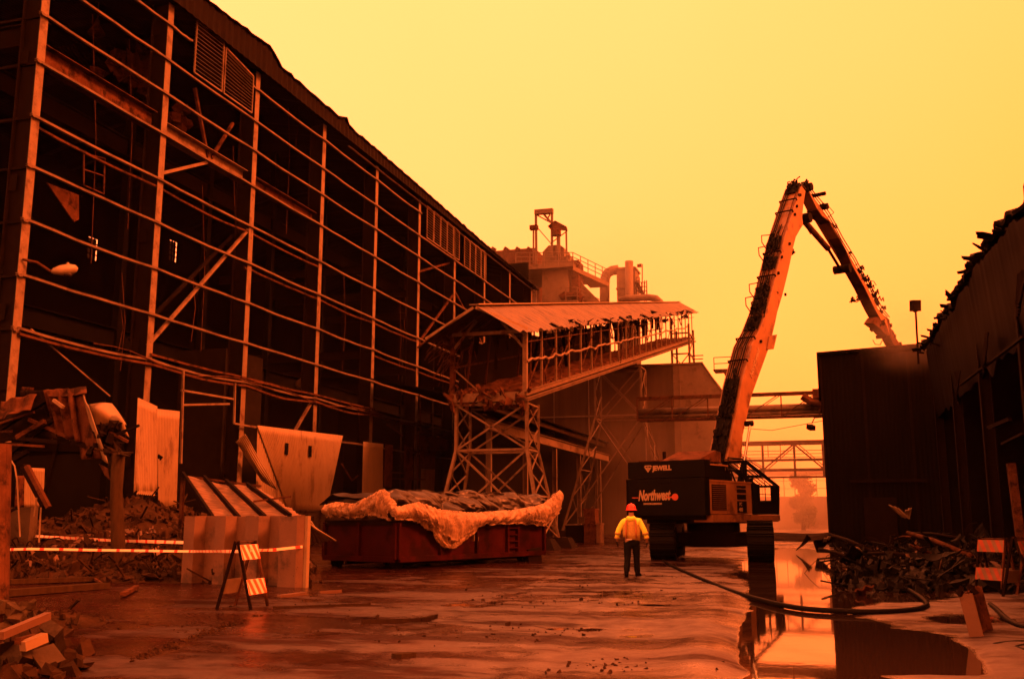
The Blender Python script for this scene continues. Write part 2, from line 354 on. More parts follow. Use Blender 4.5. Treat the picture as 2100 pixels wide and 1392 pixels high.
# puddle water: level sheet that shows wherever the dirt dips below it
wm=bpy.data.materials.new('puddle_water');wm.use_nodes=True;N=wm.node_tree.nodes;L=wm.node_tree.links;b=N['Principled BSDF']
b.inputs['Base Color'].default_value=(.02,.012,.008,1);b.inputs['Roughness'].default_value=.035;b.inputs['IOR'].default_value=1.55;b.inputs['Specular IOR Level'].default_value=.7
t=N.new('ShaderNodeTexCoord');z=N.new('ShaderNodeTexNoise');z.inputs['Scale'].default_value=5;z.inputs['Detail'].default_value=3;L.new(t.outputs['Object'],z.inputs['Vector'])
bp=N.new('ShaderNodeBump');bp.inputs['Distance'].default_value=.003;bp.inputs['Strength'].default_value=.12;L.new(z.outputs[0],bp.inputs['Height']);L.new(bp.outputs[0],b.inputs['Normal'])
me=bpy.data.meshes.new('puddle_water');me.from_pydata([(-18.9,3,0),(9,3,0),(9,68,0),(-18.9,68,0)],[],[(0,1,2,3)]);me.materials.append(wm)
w_=bpy.data.objects.new('puddle_water',me);C.objects.link(w_);w_['kind']='structure'
# ================= STEEL-FRAMED MILL BUILDING (left) =================
FX=-28.0;CY=[29.1+7.62*k for k in range(10)]
LV=[22.4,20.75,18.8,16.6,14.6,12.5,10.4,8.4]
mill=thing('mill_building','huge stripped steel-framed industrial building with open grid of columns and girts on the left','building',(FX,CY[0],0))
EAVE=[(20,26.2),(29,26.4),(38.4,26.35),(44.0,26.65),(44.6,26.75),(45.7,26.1),(53,25.95),(53.6,26.3),(54.4,25.9),(58.4,25.86),(63.8,25.77),(71,25.6),(84,25.3),(93,25.2),(98.2,25.05)]
def eave(y):
    for (a,b),(c,d) in zip(EAVE,EAVE[1:]):
        if a<=y<=c:return b+(d-b)*(y-a)/(c-a)
    return EAVE[-1][1]
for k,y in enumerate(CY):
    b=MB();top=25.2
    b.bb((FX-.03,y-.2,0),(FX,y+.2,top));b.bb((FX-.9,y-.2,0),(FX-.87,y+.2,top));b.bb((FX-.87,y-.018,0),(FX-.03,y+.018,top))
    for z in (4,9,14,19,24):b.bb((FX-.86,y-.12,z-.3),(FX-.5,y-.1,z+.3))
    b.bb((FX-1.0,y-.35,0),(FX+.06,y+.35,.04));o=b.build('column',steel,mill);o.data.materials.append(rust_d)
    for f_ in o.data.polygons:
        if f_.index>=6:f_.material_index=1  # all but the outer flange darkened: side shade put into the colour
rg=random.Random(3)
def girt(z,y0,y1,sag=0,w=.13,h=.075,x=FX+.06,m=girtm,bumpy=.06):
    b=MB();seg=[];y=y0
    ys_=[y0]+[c for c in CY if y0<c<y1]+[y1];pts=[]
    for a,c in zip(ys_,ys_[1:]):
        s=sag*rg.uniform(.5,1.4)
        for i in range(6):
            u=i/6;pts.append(V((x+rg.uniform(-.01,.01),a+(c-a)*u,z-s*math.sin(math.pi*u)+rg.uniform(-bumpy,bumpy)*.3)))
    pts.append(V((x,y1,z)))
    for p,q in zip(pts,pts[1:]):
        b.beam(p,q,w,.025);b.beam(p-V((-w/2+.012,0,h/2)),q-V((-w/2+.012,0,h/2)),.024,h);b.beam(p-V((0,0,h)),q-V((0,0,h)),w,.02)
    return b.build('girt',m,mill)
girt(24.15,CY[0]-8,38.3,.05);girt(24.2,43.7,67.4,.06)
for i,z in enumerate(LV):girt(z,CY[0]-(.3 if z>8 else .3),98,[.03,.04,.03,.04,.04,.05,.04,.12][i])
girt(8.2,CY[0],70,.16,w=.2,m=rust);girt(8.62,CY[1],60,.08,w=.1,m=rust);girt(6.2,45.1,78,.06);girt(16.3,CY[0],52,.1,w=.1,x=FX-.1,m=rust);girt(14.35,44,68,.08,w=.12,x=FX-.1,m=rust)
girt(12.2,60,98,.08,w=.1,x=FX-.15,m=rust);girt(25.0,55,98,.02,w=.1)
# loose twisted strips along the lower girt
for y0,y1,dz in((33,47,.35),(45,62,.25),(56,69,-.2)):
    b=MB();b.tube([(FX+.15,y0+(y1-y0)*i/12,8.45+dz*math.sin(i*.9)*.5-.25*math.sin(math.pi*i/12)) for i in range(13)],.028,5);b.build('loose_strip',rust,mill)
# end wall girts, facing the yard
for z in [24.15]+LV+[6.2]:
    b=MB();b.bb((-62,CY[0]-.12,z-.1),(FX-.05,CY[0]-.02,z));b.build('end_girt',rust_d,mill)
for x in(-34,-41,-48,-55,-62):
    b=MB();b.bb((x-.2,CY[0],0),(x+.2,CY[0]+.5,25.5));b.build('end_column',rust_d,mill)
# braces
def brace(p,q,w=.14,h=.14,m=steel,x=FX-.12):
    b=MB();b.beam((x,p[0],p[1]),(x,q[0],q[1]),w,h);b.build('brace',m,mill)
brace((CY[1],9.0),(CY[2]-.1,16.4));brace((CY[1],16.9),(40.3,18.7));brace((39.5,22.3),(40.9,19.2),m=rust,x=FX-.5)
brace((42.9,21.8),(41.2,19.3),m=rust,x=FX-.5);brace((CY[2],16.2),(CY[1],9.3),m=rust_d,x=FX-1.1);brace((CY[5]+.3,14.2),(CY[6],19.5),m=rust)
brace((CY[6],20),(CY[7],16.5),m=rust);brace((CY[3]-.2,8.2),(CY[3]-2.2,6.2),m=steel);brace((CY[5],19.5),(CY[6],22.2),m=rust,x=FX-.5)
brace((CY[0]+.8,8.5),(CY[0]+5.4,6.5),.05,.05)
# inner crane girders just behind the facade
for k,(z0,z1,dy) in enumerate([(18.95,19.75,0),(18.9,19.55,.4),(19.0,19.5,0)]):
    b=MB();y0=CY[k]+.25;y1=CY[k+1]-.25
    b.bb((FX-.55,y0,z0),(FX-.52,y1,z1));b.bb((FX-.65,y0,z1),(FX-.2,y1,z1+.03));b.bb((FX-.65,y0,z0-.03),(FX-.2,y1,z0))
    b.build('crane_girder',rust if k!=1 else steel,mill)
# roof and fascia with a torn edge
def fz(y):return eave(y)+.12*noise.noise(V((y*1.7,3,0)))+.05*noise.noise(V((y*7,8,0)))
b=MB();ny_=170
def roof(u,v):
    y=20+78.5*u;x=FX+.55+.12*noise.noise(V((y*2,1,0)))-22.9*v
    return (x,y,fz(y)+2.2*math.sin(math.pi*min(1,v))-.0 )
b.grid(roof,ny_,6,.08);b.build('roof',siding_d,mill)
b=MB();b.grid(lambda u,v:(FX+.42+.03*math.sin(u*900),20+78.5*u,25.1+(fz(20+78.5*u)-.04-25.1)*v),500,1,.03);b.build('fascia',rust_d,mill)
for y,s in((44.5,.5),(45.3,.35),(53.2,.3),(54.3,.25),(61,.15)):
    b=MB();b.grid(corr((FX+.3,y-s,eave(y)-.1),(FX+.3,y+s*1.5,eave(y)-.1),(FX+.0,y+s*1.1,eave(y)+s*.5),(FX+.1,y-s*.4,eave(y)+s*.7),3,.03,wob=.1,seed=y),10,4);b.build('torn_roof_sheet',rust_d,mill)
# louvres
def louver(y0,y1,z0,zt0,zt1):
    f=MB();f.beam((FX+.18,y0,z0),(FX+.18,y0,zt0),.07,.07);f.beam((FX+.18,y1,z0),(FX+.18,y1,zt1),.07,.07)
    f.beam((FX+.18,y0,z0),(FX+.18,y1,z0),.07,.07);f.beam((FX+.18,y0,zt0),(FX+.18,y1,zt1),.07,.07)
    o=f.build('louver',steel,mill)
    s=MB();k=int((zt0-z0)/.2)
    for i in range(1,k):
        z=z0+(zt0-z0)*i/k;zz=z0+(zt1-z0)*i/k;mm=(z+zz)/2
        s.add([(FX+.24,y0,z),(FX+.24,y1,zz),(FX+.05,y1,zz+.11),(FX+.05,y0,z+.11),(FX+.25,y0,z-.015),(FX+.25,y1,zz-.015),(FX+.06,y1,zz+.095),(FX+.06,y0,z+.095)],[(0,1,2,3),(7,6,5,4),(0,4,5,1),(2,6,7,3)])
    s.build('slats',siding,o)
for a in [(38.45,40.75,22.55,25.2,25.2),(40.95,43.55,22.55,25.0,24.6)]:louver(*a)
for i in range(5):
    y0=68.2+i*1.45;louver(y0,y0+1.3,22.5,25.0,24.9)
for i in range(4):
    y0=76.6+i*1.45;louver(y0,y0+1.3,22.3,24.9,24.8)
# enclosing far walls with window openings
wins=[(67.7,23.9,1.3,2.0),(78.5,26.5,1.3,2.0),(84.1,26.6,1.0,1.8),(89,27.3,.9,.7),(74.2,18.5,.5,1.0),(95.8,25.2,.5,.5),(78.4,29.6,1.2,2.2),(95.6,26.5,.3,.3)]
XB=-50.0
wins=[(pX(a_,b_,XB).y,pX(a_,b_,XB).z,w_,h_) for a_,b_,w_,h_ in((190,510,1.0,1.6),(355,515,1.0,1.7),(424,540,.9,1.6),(481,537,.55,.5),(284,669,.35,.6),(555,609,.2,.25),(364,425,1.0,1.2),(557,596,.15,.2))]
def wall_with_holes(name,x,y0,y1,z0,z1,holes,m,par=None):
    ys_=sorted({y0,y1}|{h[0]-h[2]/2 for h in holes}|{h[0]+h[2]/2 for h in holes});zs_=sorted({z0,z1}|{h[1]-h[3]/2 for h in holes}|{h[1]+h[3]/2 for h in holes})
    b=MB()
    for a,c in zip(ys_,ys_[1:]):
        for d,e_ in zip(zs_,zs_[1:]):
            cy=(a+c)/2;cz=(d+e_)/2
            if any(abs(cy-h[0])<h[2]/2 and abs(cz-h[1])<h[3]/2 for h in holes):continue
            b.add([(x,a,d),(x,c,d),(x,c,e_),(x,a,e_),(x-.05,a,d),(x-.05,c,d),(x-.05,c,e_),(x-.05,a,e_)],[(0,1,2,3),(7,6,5,4)])
    return b.build(name,m,par or mill)
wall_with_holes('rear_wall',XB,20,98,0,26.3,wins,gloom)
for i,(y,z,w,h) in enumerate(wins):
    if i in(3,4,5,7):continue
    f=MB();o_=[]
    for k in range(1,3):f.bb((XB-.05,y-w/2+w*k/3-.04,z-h/2),(XB+.03,y-w/2+w*k/3+.04,z+h/2))
    for k in range(1,4):f.bb((XB-.06,y-w/2,z-h/2+h*k/4-.04),(XB+.02,y+w/2,z-h/2+h*k/4+.04))
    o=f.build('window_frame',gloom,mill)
    if i not in(3,4,5,7):
        q=MB();q.bb((XB-.15,y-w/2,z-h/2),(XB-.13,y+w/2,z+h/2*(.5 if i==6 else 1)));q.build('pane',gl,o)
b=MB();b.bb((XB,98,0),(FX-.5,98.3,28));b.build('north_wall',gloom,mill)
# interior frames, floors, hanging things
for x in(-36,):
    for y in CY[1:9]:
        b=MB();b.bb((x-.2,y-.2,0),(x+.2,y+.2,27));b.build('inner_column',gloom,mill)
for x,z,m_ in((-36,21.7,rust_d),(-36,11.0,gloom)):
    b=MB();b.ibeam((x,CY[0],z),(x,97,z),.5,1.0,.05);b.build('inner_beam',m_,mill)
b=MB();b.ibeam((-57,CY[0]+.8,20.5),(-28.6,CY[0]+.8,20.5),.4,.9,.04);b.build('cross_beam',rust_d,mill)
for y in CY[4:8]:
    b=MB();b.ibeam((-40,y,12.2),(-28.9,y,12.2),.3,.5);b.ibeam((-40,y,18),(-28.9,y,18),.3,.5);b.build('cross_beam',rust_d,mill)
b=MB();b.bb((-33.5,CY[2]+2.2,0),(-30.6,CY[2]+6.0,10.6));b.build('hopper',mat('old_tank',(.022,.015,.012),.8),mill)
b=MB();b.bb((-31,CY[4]+1,0),(-30.4,CY[4]+3.5,7));b.build('partition',mat('old_tank',(.05,.035,.03)),mill)
b=MB();p=[pX(97,375,-30),pX(162,400,-30),pX(162,450,-30),pX(152,455,-30)]
b.prism([(q.y,q.z) for q in p],lambda y,z:(-30,y,z),lambda y,z:(-30.05,y,z));b.build('hanging_plate',rust,mill)
for px,py0,py1,x in((190,30,540,-31),(265,80,470,-31.5),(415,380,720,-32),(478,300,640,-31),(590,150,480,-31),(250,560,760,-30),(395,560,700,-29.5),(640,400,700,-30.5),(610,170,300,-30),(705,560,760,-31),(820,610,780,-31),(830,560,700,-32),(246,620,720,-30),(757,560,620,-30)):
    p=pX(px,py0,x);q=pX(px-3,py1,x);b=MB();b.tube([p,(p+q)/2+V((.1,.15,0)),q],.022,4);b.build('hanging_cable',rust,mill)
lp=pX(200,40,-33);b=MB();b.tube([lp+V((0,0,.9)),lp],.03,5);b.lathe(lp-V((0,0,.75)),[(.42,0),(.36,.1),(.14,.45),(.12,.7),(.02,.78)],14);b.build('pendant_lamp',rust,mill,True)
lp=pX(615,790,-30);b=MB();b.lathe(lp,[(.32,0),(.3,.2),(.12,.6),(.1,.8)],12,(.6,-.5,.5));b.build('pendant_lamp',steel,mill,True)
# hoist junk in bay 0 / 1
b=MB()
for i in range(26):
    c=pX(200+rg.uniform(0,130),125+rg.uniform(-12,60)+.3*i,-33);b.chunk(c,(rg.uniform(.3,1.3),rg.uniform(.3,1.2),rg.uniform(.15,.5)),rg)
b.build('hoist_wreck',rust,mill)
b=MB();c=pX(368,245,-31)
for i in range(8):b.chunk(c+V((0,rg.uniform(-.5,.5),rg.uniform(-.8,.8))),(.6,.7,.5),rg)
b.build('hoist_motor',rust,mill)
b=MB()
q=[pX(172,315,-30),pX(215,325,-30),pX(213,398,-30),pX(172,380,-30)]
for a,c in zip(q,q[1:]+q[:1]):b.beam(a,c,.05,.05)
b.beam((q[0]+q[3])/2,(q[1]+q[2])/2,.05,.05);b.build('hanging_frame',rust,mill)
# foundation wall
b=MB();b.bb((FX-.25,45.0,-.1),(FX+.42,72,1.88));b.bb((FX-.3,45.0,1.88),(FX+.46,60,1.98));b.each('foundation_wall',concrete,mill)
# remaining siding sheets low on the facade
def sheet(q,waves,name='siding_sheet',m=siding,amp=.025,**k):
    b=MB();P=[pX(*p) for p in q];b.grid(corr(*P,waves,amp,**k),waves*6,10,.012);return b.build(name,m,mill,True)
SX=FX+.22
sheet([(283,815,SX),(322,833,SX),(322,1010,SX+.1),(274,1012,SX+.2)],13,edge=.06,seed=3)
sheet([(322,838,SX+.04),(368,843,SX+.04),(361,1046,SX),(325,1044,SX)],14,edge=.02,seed=9)
sheet([(285,1004,SX+.03),(312,1006,SX+.03),(318,1016,SX+.45),(280,1012,SX+.6)],9,seed=4)
sheet([(528,872,SX),(703,893,SX),(668,1052,SX),(592,1048,SX)],46,sag=.05,edge=.0,seed=2)
sheet([(528,874,SX-.1),(603,884,SX-.1),(596,1044,SX-.1),(524,1040,SX-.1)],20,seed=5)
sheet([(745,905,SX),(786,910,SX),(784,1030,SX),(742,1030,SX)],14)
sheet([(790,910,SX),(806,912,SX),(803,1000,SX),(788,1000,SX)],6,m=rust)
sheet([(832,915,SX),(846,918,SX),(843,1010,SX),(830,1010,SX)],6,m=rust)
sheet([(862,892,SX),(922,902,SX),(918,925,SX),(860,921,SX)],20,m=rust);sheet([(864,960,SX),(892,962,SX),(890,1010,SX),(862,1010,SX)],9,m=siding)
sheet([(862,921,SX),(893,925,SX),(892,962,SX),(862,960,SX)],9,m=rust)
sheet([(50,958,SX),(91,960,SX),(88,1040,SX),(50,1040,SX)],11);sheet([(34,975,SX),(50,975,SX),(48,1040,SX),(30,1040,SX)],5,m=rust)
for p in((588,920),(636,925)):  # dark plates on the sheets: the shade of holes as colour
    b=MB();c=pX(*p,SX+.035);b.box(c,(.03,.32,.62));b.build('hole_shade_plate',gloom,mill)
b=MB();c=pX(327,938,SX+.05);b.chunk(c,(.06,.28,.28),rg);b.build('hole_shade_plate',gloom,mill)
# old frames around door openings
b=MB()
for p,q in(((376,760),(371,950)),((482,785),(480,868)),((480,868),(524,876)),((373,830),(470,828)),((372,800),(478,818))):b.beam(pX(*p,SX),pX(*q,SX),.09,.09)
b.each('door_frame',steel,mill)
b=MB()
for p,q in(((793,870),(825,893)),((860,800),(864,888)),((831,911),(830,985)),((845,925),(868,927)),((845,927),(846,985)),((800,968),(830,970)),((800,981),(872,983)),((858,885),(935,898)),((858,885),(856,1010))):b.beam(pX(*p,SX),pX(*q,SX),.08,.08)
b.each('door_frame',rust,mill)
# curled sheet hanging off the opening
A=[pX(483,905,SX+.2),pX(502,888,SX+.7),pX(568,1003,SX+.5),pX(536,985,SX+.1)]
b=MB();b.grid(corr(A[0],A[1],A[2],A[3],7,.03,sag=-.45,wob=.15,seed=4),56,12,.012);o=b.build('bent_siding_sheet',siding,mill,True);o['label']='curled corrugated sheet hanging loose'
b=MB();b.tube([pX(700,950,FX),pX(722,985,FX+.3),pX(734,975,FX+.3)],.05,5);b.build('loose_strip',rust,mill)

# street lamp on the near column
lam=thing('street_lamp','pale cobra-head street lamp on a short arm at the near left column','street lamp',(FX+.1,29.1,11.0))
p0=V((FX+.05,29.0,10.95));p1=pX(105,557,-27.2);p2=pX(160,550,-26.6)
b=MB();b.tube([p0,(p0+p1)/2+V((0,0,.12)),p1],.05,8);b.build('arm',rust,lam)
b=MB();dd=(p2-p1);prof=[(0,.05),(.1,.13),(.35,.2),(.7,.21),(.92,.14),(1,.03)]
b.tube([p1+dd*t_ for t_,_ in prof],[r_ for _,r_ in prof],12);b.build('lamp_head',lampm,lam,True)
b=MB();c=p1+dd*.62-V((0,0,.17));b.lathe(c-V((0,0,.14)),[(.02,0),(.14,.04),(.18,.14)],12);b.build('glass_bowl',gl,lam,True)
b=MB();b.lathe(p1+dd*.6+V((0,0,.18)),[(.05,0),(.05,.08),(.02,.1)],8);b.build('photocell',lampm,lam)

# ================= RIGHT-HAND RUINED BUILDING =================
rb=thing('ruined_shed','black silhouetted shed with ragged torn roof edge on the right','building',(5,20,0))
rr=random.Random(11)
def redge(y):return 9.25+.5*min(1,max(0,(y-26)/8))+.35*noise.noise(V((y*.5,2,0)))+.16*noise.noise(V((y*2.3,4,0)))
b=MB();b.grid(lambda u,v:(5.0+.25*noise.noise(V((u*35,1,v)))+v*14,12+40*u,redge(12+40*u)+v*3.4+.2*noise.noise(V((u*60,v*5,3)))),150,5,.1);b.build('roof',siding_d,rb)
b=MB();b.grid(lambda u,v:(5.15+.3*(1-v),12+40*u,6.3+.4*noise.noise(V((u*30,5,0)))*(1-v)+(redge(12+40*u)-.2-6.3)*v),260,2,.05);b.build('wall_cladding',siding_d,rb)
b=MB()
for i in range(38):
    y=27.5+i*.63+rr.uniform(-.3,.3);z=redge(y)-.15;s=rr.uniform(.2,.55)
    p=V((4.85,y,z-.25));d=V((-rr.uniform(.1,.7),rr.uniform(-.3,.5),rr.uniform(-.1,.35)))*s
    b.grid(corr(p,p+V((0,s*1.3,0)),p+V((0,s*1.1,0))+d,p+V((0,.2*s,0))+d*1.3,2,.03,wob=.12,seed=i),6,3,.02)
for py_,px_ in((497,2003),(636,1935),(700,1915)):
    p=pX(px_,py_,4.9);b.grid(corr(p+V((.5,.6,-.15)),p+V((.6,1.3,-.2)),p+V((-.1,.2,.05)),p+V((-.1,0,.0)),2,.02,wob=.05),5,3,.02)
b.each('torn_roof_sheet',siding_d,rb)
for y in(15,22.5,30,37.5,45,52):
    b=MB();b.ibeam((5.5,y,0),(5.5,y,9.3),.3,.35,.03,(1,0,0));b.build('column',rust_d,rb)
b=MB();b.bb((5.6,52,0),(19,52.2,9.5));b.build('end_wall',gloom,rb)
hl=[(pX(a_,b_,12).y,pX(a_,b_,12).z,w_,h_) for a_,b_,w_,h_ in((1927,842,.16,.09),(1952,841,.16,.09),(1928,857,.2,.13),(1955,856,.4,.14),(1946,851,.3,.05))]
wall_with_holes('rear_wall',12,12,90,0,11.2,hl,gloom,rb)
b=MB()
for p,q in(((2027,876),(2070,858)),((2030,878),(2072,860)),((2056,910),(2100,888)),((1968,790),(2100,690))):b.beam(pX(*p,5.05),pX(*q,5.05),.1,.06)
b.each('loose_trim',rust_d,rb)
for y,z in((40,6.3),(33,6.5),(27,7.1)):
    b=MB();b.grid(corr((5.1,y,z+.6),(5.1,y+1.2,z+.7),(5.0,y+1.3,z-.5),(4.9,y+.1,z-.3),5,.03,wob=.1,seed=y),20,5,.02);b.build('loose_cladding',rust_d,rb)
# ---- tall metal-clad shed closing the street
cs=thing('clad_shed','tall dark windowless metal-clad shed at the end of the yard, beside the digger arm','building',(.2,57,0))
wavebump(siding_d,1.4,'X',.35,.05)
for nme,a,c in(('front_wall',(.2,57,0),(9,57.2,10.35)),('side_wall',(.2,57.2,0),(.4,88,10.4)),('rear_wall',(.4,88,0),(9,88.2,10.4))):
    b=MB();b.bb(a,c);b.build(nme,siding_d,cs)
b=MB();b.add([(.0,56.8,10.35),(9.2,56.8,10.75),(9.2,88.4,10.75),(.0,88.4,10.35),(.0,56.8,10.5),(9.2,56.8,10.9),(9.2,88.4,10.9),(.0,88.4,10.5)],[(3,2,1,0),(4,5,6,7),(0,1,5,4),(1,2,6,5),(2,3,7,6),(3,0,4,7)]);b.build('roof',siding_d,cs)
b=MB()
for x in(.12,2.3,4.6,6.8):b.bb((x,56.93,0),(x+.12,57,10.3))
b.each('corner_trim',rust_d,cs)
b=MB();b.bb((1.4,56.8,3.4),(5.2,57,3.55));b.build('door_canopy',rust_d,cs);b=MB();b.bb((2.0,56.86,0),(3.6,56.95,2.6));b.build('door',rust_d,cs)
# floodlight pole on the ruined shed roof
fl=thing('floodlight_pole','thin roof pole with a single square floodlight against the sky','floodlight',pY(1882,722,53)-V((0,0,.6)))
p=pY(1882,722,53);q=pY(1878,640,53)
b=MB();b.tube([p-V((0,0,.6)),q],.05,8);b.build('pole',rust_d,fl)
b=MB();b.box(pY(1877,627,53),(.42,.42,.55),(.15,0,.3));b.lathe(pY(1877,640,53),[(.08,0),(.16,.1)],8);b.build('lamp_head',rust_d,fl)
# ================= CONVEYOR GALLERY =================
GX0,GX1=-18.0,-14.09;SL=.2105;GY0,GY1=47.9,121.
gal=thing('conveyor_gallery','long stripped conveyor gallery with tin roof sloping up across the yard on trestles','conveyor',(GX1,GY0,7.6))
gz=lambda y:7.75+(y-47.9)*SL
ge=lambda y:10.86+(y-47.9)*SL
gr=lambda y:12.25+(y-47.9)*SL
b=MB()
b.ibeam((GX1,GY0,gz(GY0)-.06),(GX1,GY1,gz(GY1)-.06),.18,.22);b.ibeam((GX1+.1,GY0-.3,gz(GY0)-.42),(GX1+.1,GY1,gz(GY1)-.42),.25,.12);b.bb((0,0,0),(0,0,0)) if 0 else None
b.build('bottom_chord',girtm,gal)
b=MB();b.beam((GX1-.06,GY0,gz(GY0)-.27),(GX1-.06,GY1,gz(GY1)-.27),.05,.22);b.build('chord_web',rust_d,gal)
b=MB();b.ibeam((GX0,GY0,gz(GY0)-.12),(GX0,GY1,gz(GY1)-.12),.16,.4);b.build('bottom_chord',rust,gal)
for x in(GX0,GX1):
    b=MB();b.beam((x,GY0,ge(GY0)),(x,GY1,ge(GY1)),.14,.14);b.build('eave_beam',steel if x==GX1 else rust,gal)
rs=random.Random(5);y=GY0;i=0
while y<GY1-1:
    for x in(GX0,GX1):
        b=MB();w=.1 if i else .22;j=rs.uniform(-.08,.08)
        b.beam((x,y,gz(y)),(x,y+j,ge(y)),w,w);b.build('stud',steel if x==GX1 else rust,gal)
    if True:
        b=MB();b.beam((GX0,y,ge(y)),((GX0+GX1)/2,y,gr(y)),.12,.14);b.beam(((GX0+GX1)/2,y,gr(y)),(GX1,y,ge(y)),.12,.14);b.beam((GX0,y,ge(y)),(GX1,y,ge(y)),.1,.12);b.build('rafter',rust,gal)
        b=MB();b.beam((GX0,y,gz(y)-.2),(GX1,y,gz(y)-.2),.14,.25);b.build('floor_beam',rust,gal)
    y+=3.08;i+=1
# broken wavy mid rail
for y0,y1 in((GY0,GY0+15),(GY0+15.1,GY0+33),(GY0+33.2,GY1-6)):
    b=MB();k=22;b.tube([(GX1+.12+.12*noise.noise(V((j*.9,y0,0))),y0+(y1-y0)*j/k,(gz(y0+(y1-y0)*j/k)+1.55)+.28*noise.noise(V((j*.55,y0,2)))) for j in range(k+1)],.07,6);b.build('mid_rail',steel,gal)
b=MB();b.tube([(GX0+.1,GY0,gz(GY0)+1.4),(GX0+.1,GY1,gz(GY1)+1.4)],.06,6);b.build('mid_rail',rust,gal)
# end frame
b=MB();b.beam((GX0,GY0-.05,ge(GY0)),(GX1,GY0-.05,ge(GY0)),.16,.18);b.beam((GX0,GY0,gz(GY0)-.2),(GX1,GY0,gz(GY0)-.2),.3,.45)
b.beam((GX0+.2,GY0,ge(GY0)),(GX0+1.4,GY0,gr(GY0)-.4),.09,.09);b.beam((GX1-.1,GY0,ge(GY0)-.8),(GX1-1.3,GY0,ge(GY0)+.6),.12,.12);b.beam((GX0+.1,GY0,ge(GY0)-.7),(GX0+1.3,GY0,ge(GY0)+.7),.12,.12)
b.beam((GX0,GY0,gz(GY0)+1.4),(GX0+1.5,GY0+.5,gz(GY0)),.08,.08);b.build('end_frame',steel,gal)
# roof : torn corrugated tin, ragged along the near eave
RX=(GX0+GX1)/2
def roofR(u,v):
    y=GY0-2.2+(GY1-GY0+4)*u;e=.10*noise.noise(V((y*1.2,9,0)))
    vv=v*(1.0+.10*noise.noise(V((y*.9,2,0)))-(.22 if noise.noise(V((y*.35,6,0)))>.12 else 0)*1)
    return (RX+ (GX1+.45-RX)*vv,y,gr(y)+.08-(gr(y)-ge(y)+.1)*vv+.035*math.sin(u*880)+.05*noise.noise(V((y,v*3,0))))
b=MB();b.grid(roofR,840,8,.02);b.build('roof',roofm,gal)
def roofL(u,v):
    y=GY0-2.2+(GY1-GY0+4)*u;return (RX-(RX-GX0+.75)*v,y,gr(y)+.08-(gr(y)-ge(y)+.35)*v+.02*math.sin(u*900))
b=MB();b.grid(roofL,300,4,.02);b.build('roof',rust,gal)
b=MB();b.beam((RX,GY0-2.3,gr(GY0-2.3)+.14),(RX,GY1+2,gr(GY1+2)+.14),.5,.06);b.build('ridge_cap',siding,gal)
b=MB();b.beam((RX+.05,GY0-2.2,gr(GY0-2.2)-.02),(GX1+.3,GY0-.6,ge(GY0)+.0),.1,.14);b.beam((RX-.05,GY0-2.2,gr(GY0-2.2)-.02),(GX0-.7,GY0-2,ge(GY0)-.5),.08,.14);b.build('verge_board',siding,gal)
b=MB();yy=GY0;j=0
while yy<GY1-6:
    if rs.random()<.45:b.beam((GX1+.05,yy+rs.uniform(0,.5),gz(yy)+rs.uniform(0,1)),(GX1+.05,yy+3+rs.uniform(-.5,.5),ge(yy+3)-rs.uniform(0,1.6)),.05,.06)
    if rs.random()<.5:b.beam((GX1-.1,yy+1.4+rs.uniform(-.4,.4),gz(yy)+.1),(GX1-.1,yy+1.5+rs.uniform(-.8,.8),ge(yy)+rs.uniform(-.9,.2)),.06,.06)
    if rs.random()<.7:b.beam((GX0+.3,yy+1.2,gz(yy)),(GX0+.3,yy+1.2+rs.uniform(-1,1),ge(yy)),.1,.1)
    yy+=3.08
b.each('bent_strut',rust,gal)
b=MB();b.beam((GX1+.03,GY0,ge(GY0)-.55),(GX1+.03,GY1,ge(GY1)-.55),.05,.05);b.build('upper_rail',rust,gal)
# crumpled tin hanging along the eave
b=MB()
for k in range(110):
    y=GY0+4+rs.random()**.9*(GY1-GY0-8)
    if noise.noise(V((y*.25,3,0)))<-.25:continue
    s=rs.uniform(.15,.5);p=V((GX1+rs.uniform(.1,.45),y,ge(y)+rs.uniform(-.55,.3)))
    q=[p+V((rs.uniform(-1,1)*s,rs.uniform(-1,1)*s*1.2,rs.uniform(-.7,.8)*s)) for _ in range(4)]
    b.grid(corr(*q,2,.03,wob=.15,seed=k),4,3,.015)
b.each('crumpled_tin',rust_d,gal)
# hanging shreds inside
b=MB()
for k in range(70):
    y=GY0+rs.random()*(GY1-GY0-10);x=rs.uniform(GX0,GX1-.3);z0=ge(y)+rs.uniform(-.6,.3);L_=rs.uniform(.5,2.3)
    p=V((x,y,z0));b.beam(p,p+V((rs.uniform(-.5,.5),rs.uniform(-.8,.8),-L_)),rs.uniform(.04,.3),.02)
b.each('hanging_shred',rust_d,gal)
b=MB();b.grid(lambda u,v:(GX0+.08+.08*noise.noise(V((u*30,v*2,0))),GY0+.8+40*u,gz(GY0+.8+40*u)+(2.6-1.2*max(0,noise.noise(V((u*9,4,0)))))*v),120,6,.03);b.build('rear_cladding',rust_d,gal)
for k in range(9):
    p=V((GX0+rs.uniform(-.4,1.4),GY0-.1,ge(GY0)-rs.uniform(0,1)));b=MB();pts=[p]
    for j in range(4):p=p+V((rs.uniform(-.35,.25),rs.uniform(-.25,.1),-rs.uniform(.15,.55)));pts.append(p)
    b.tube(pts,.02,4);b.build('hanging_cable',rust,gal)
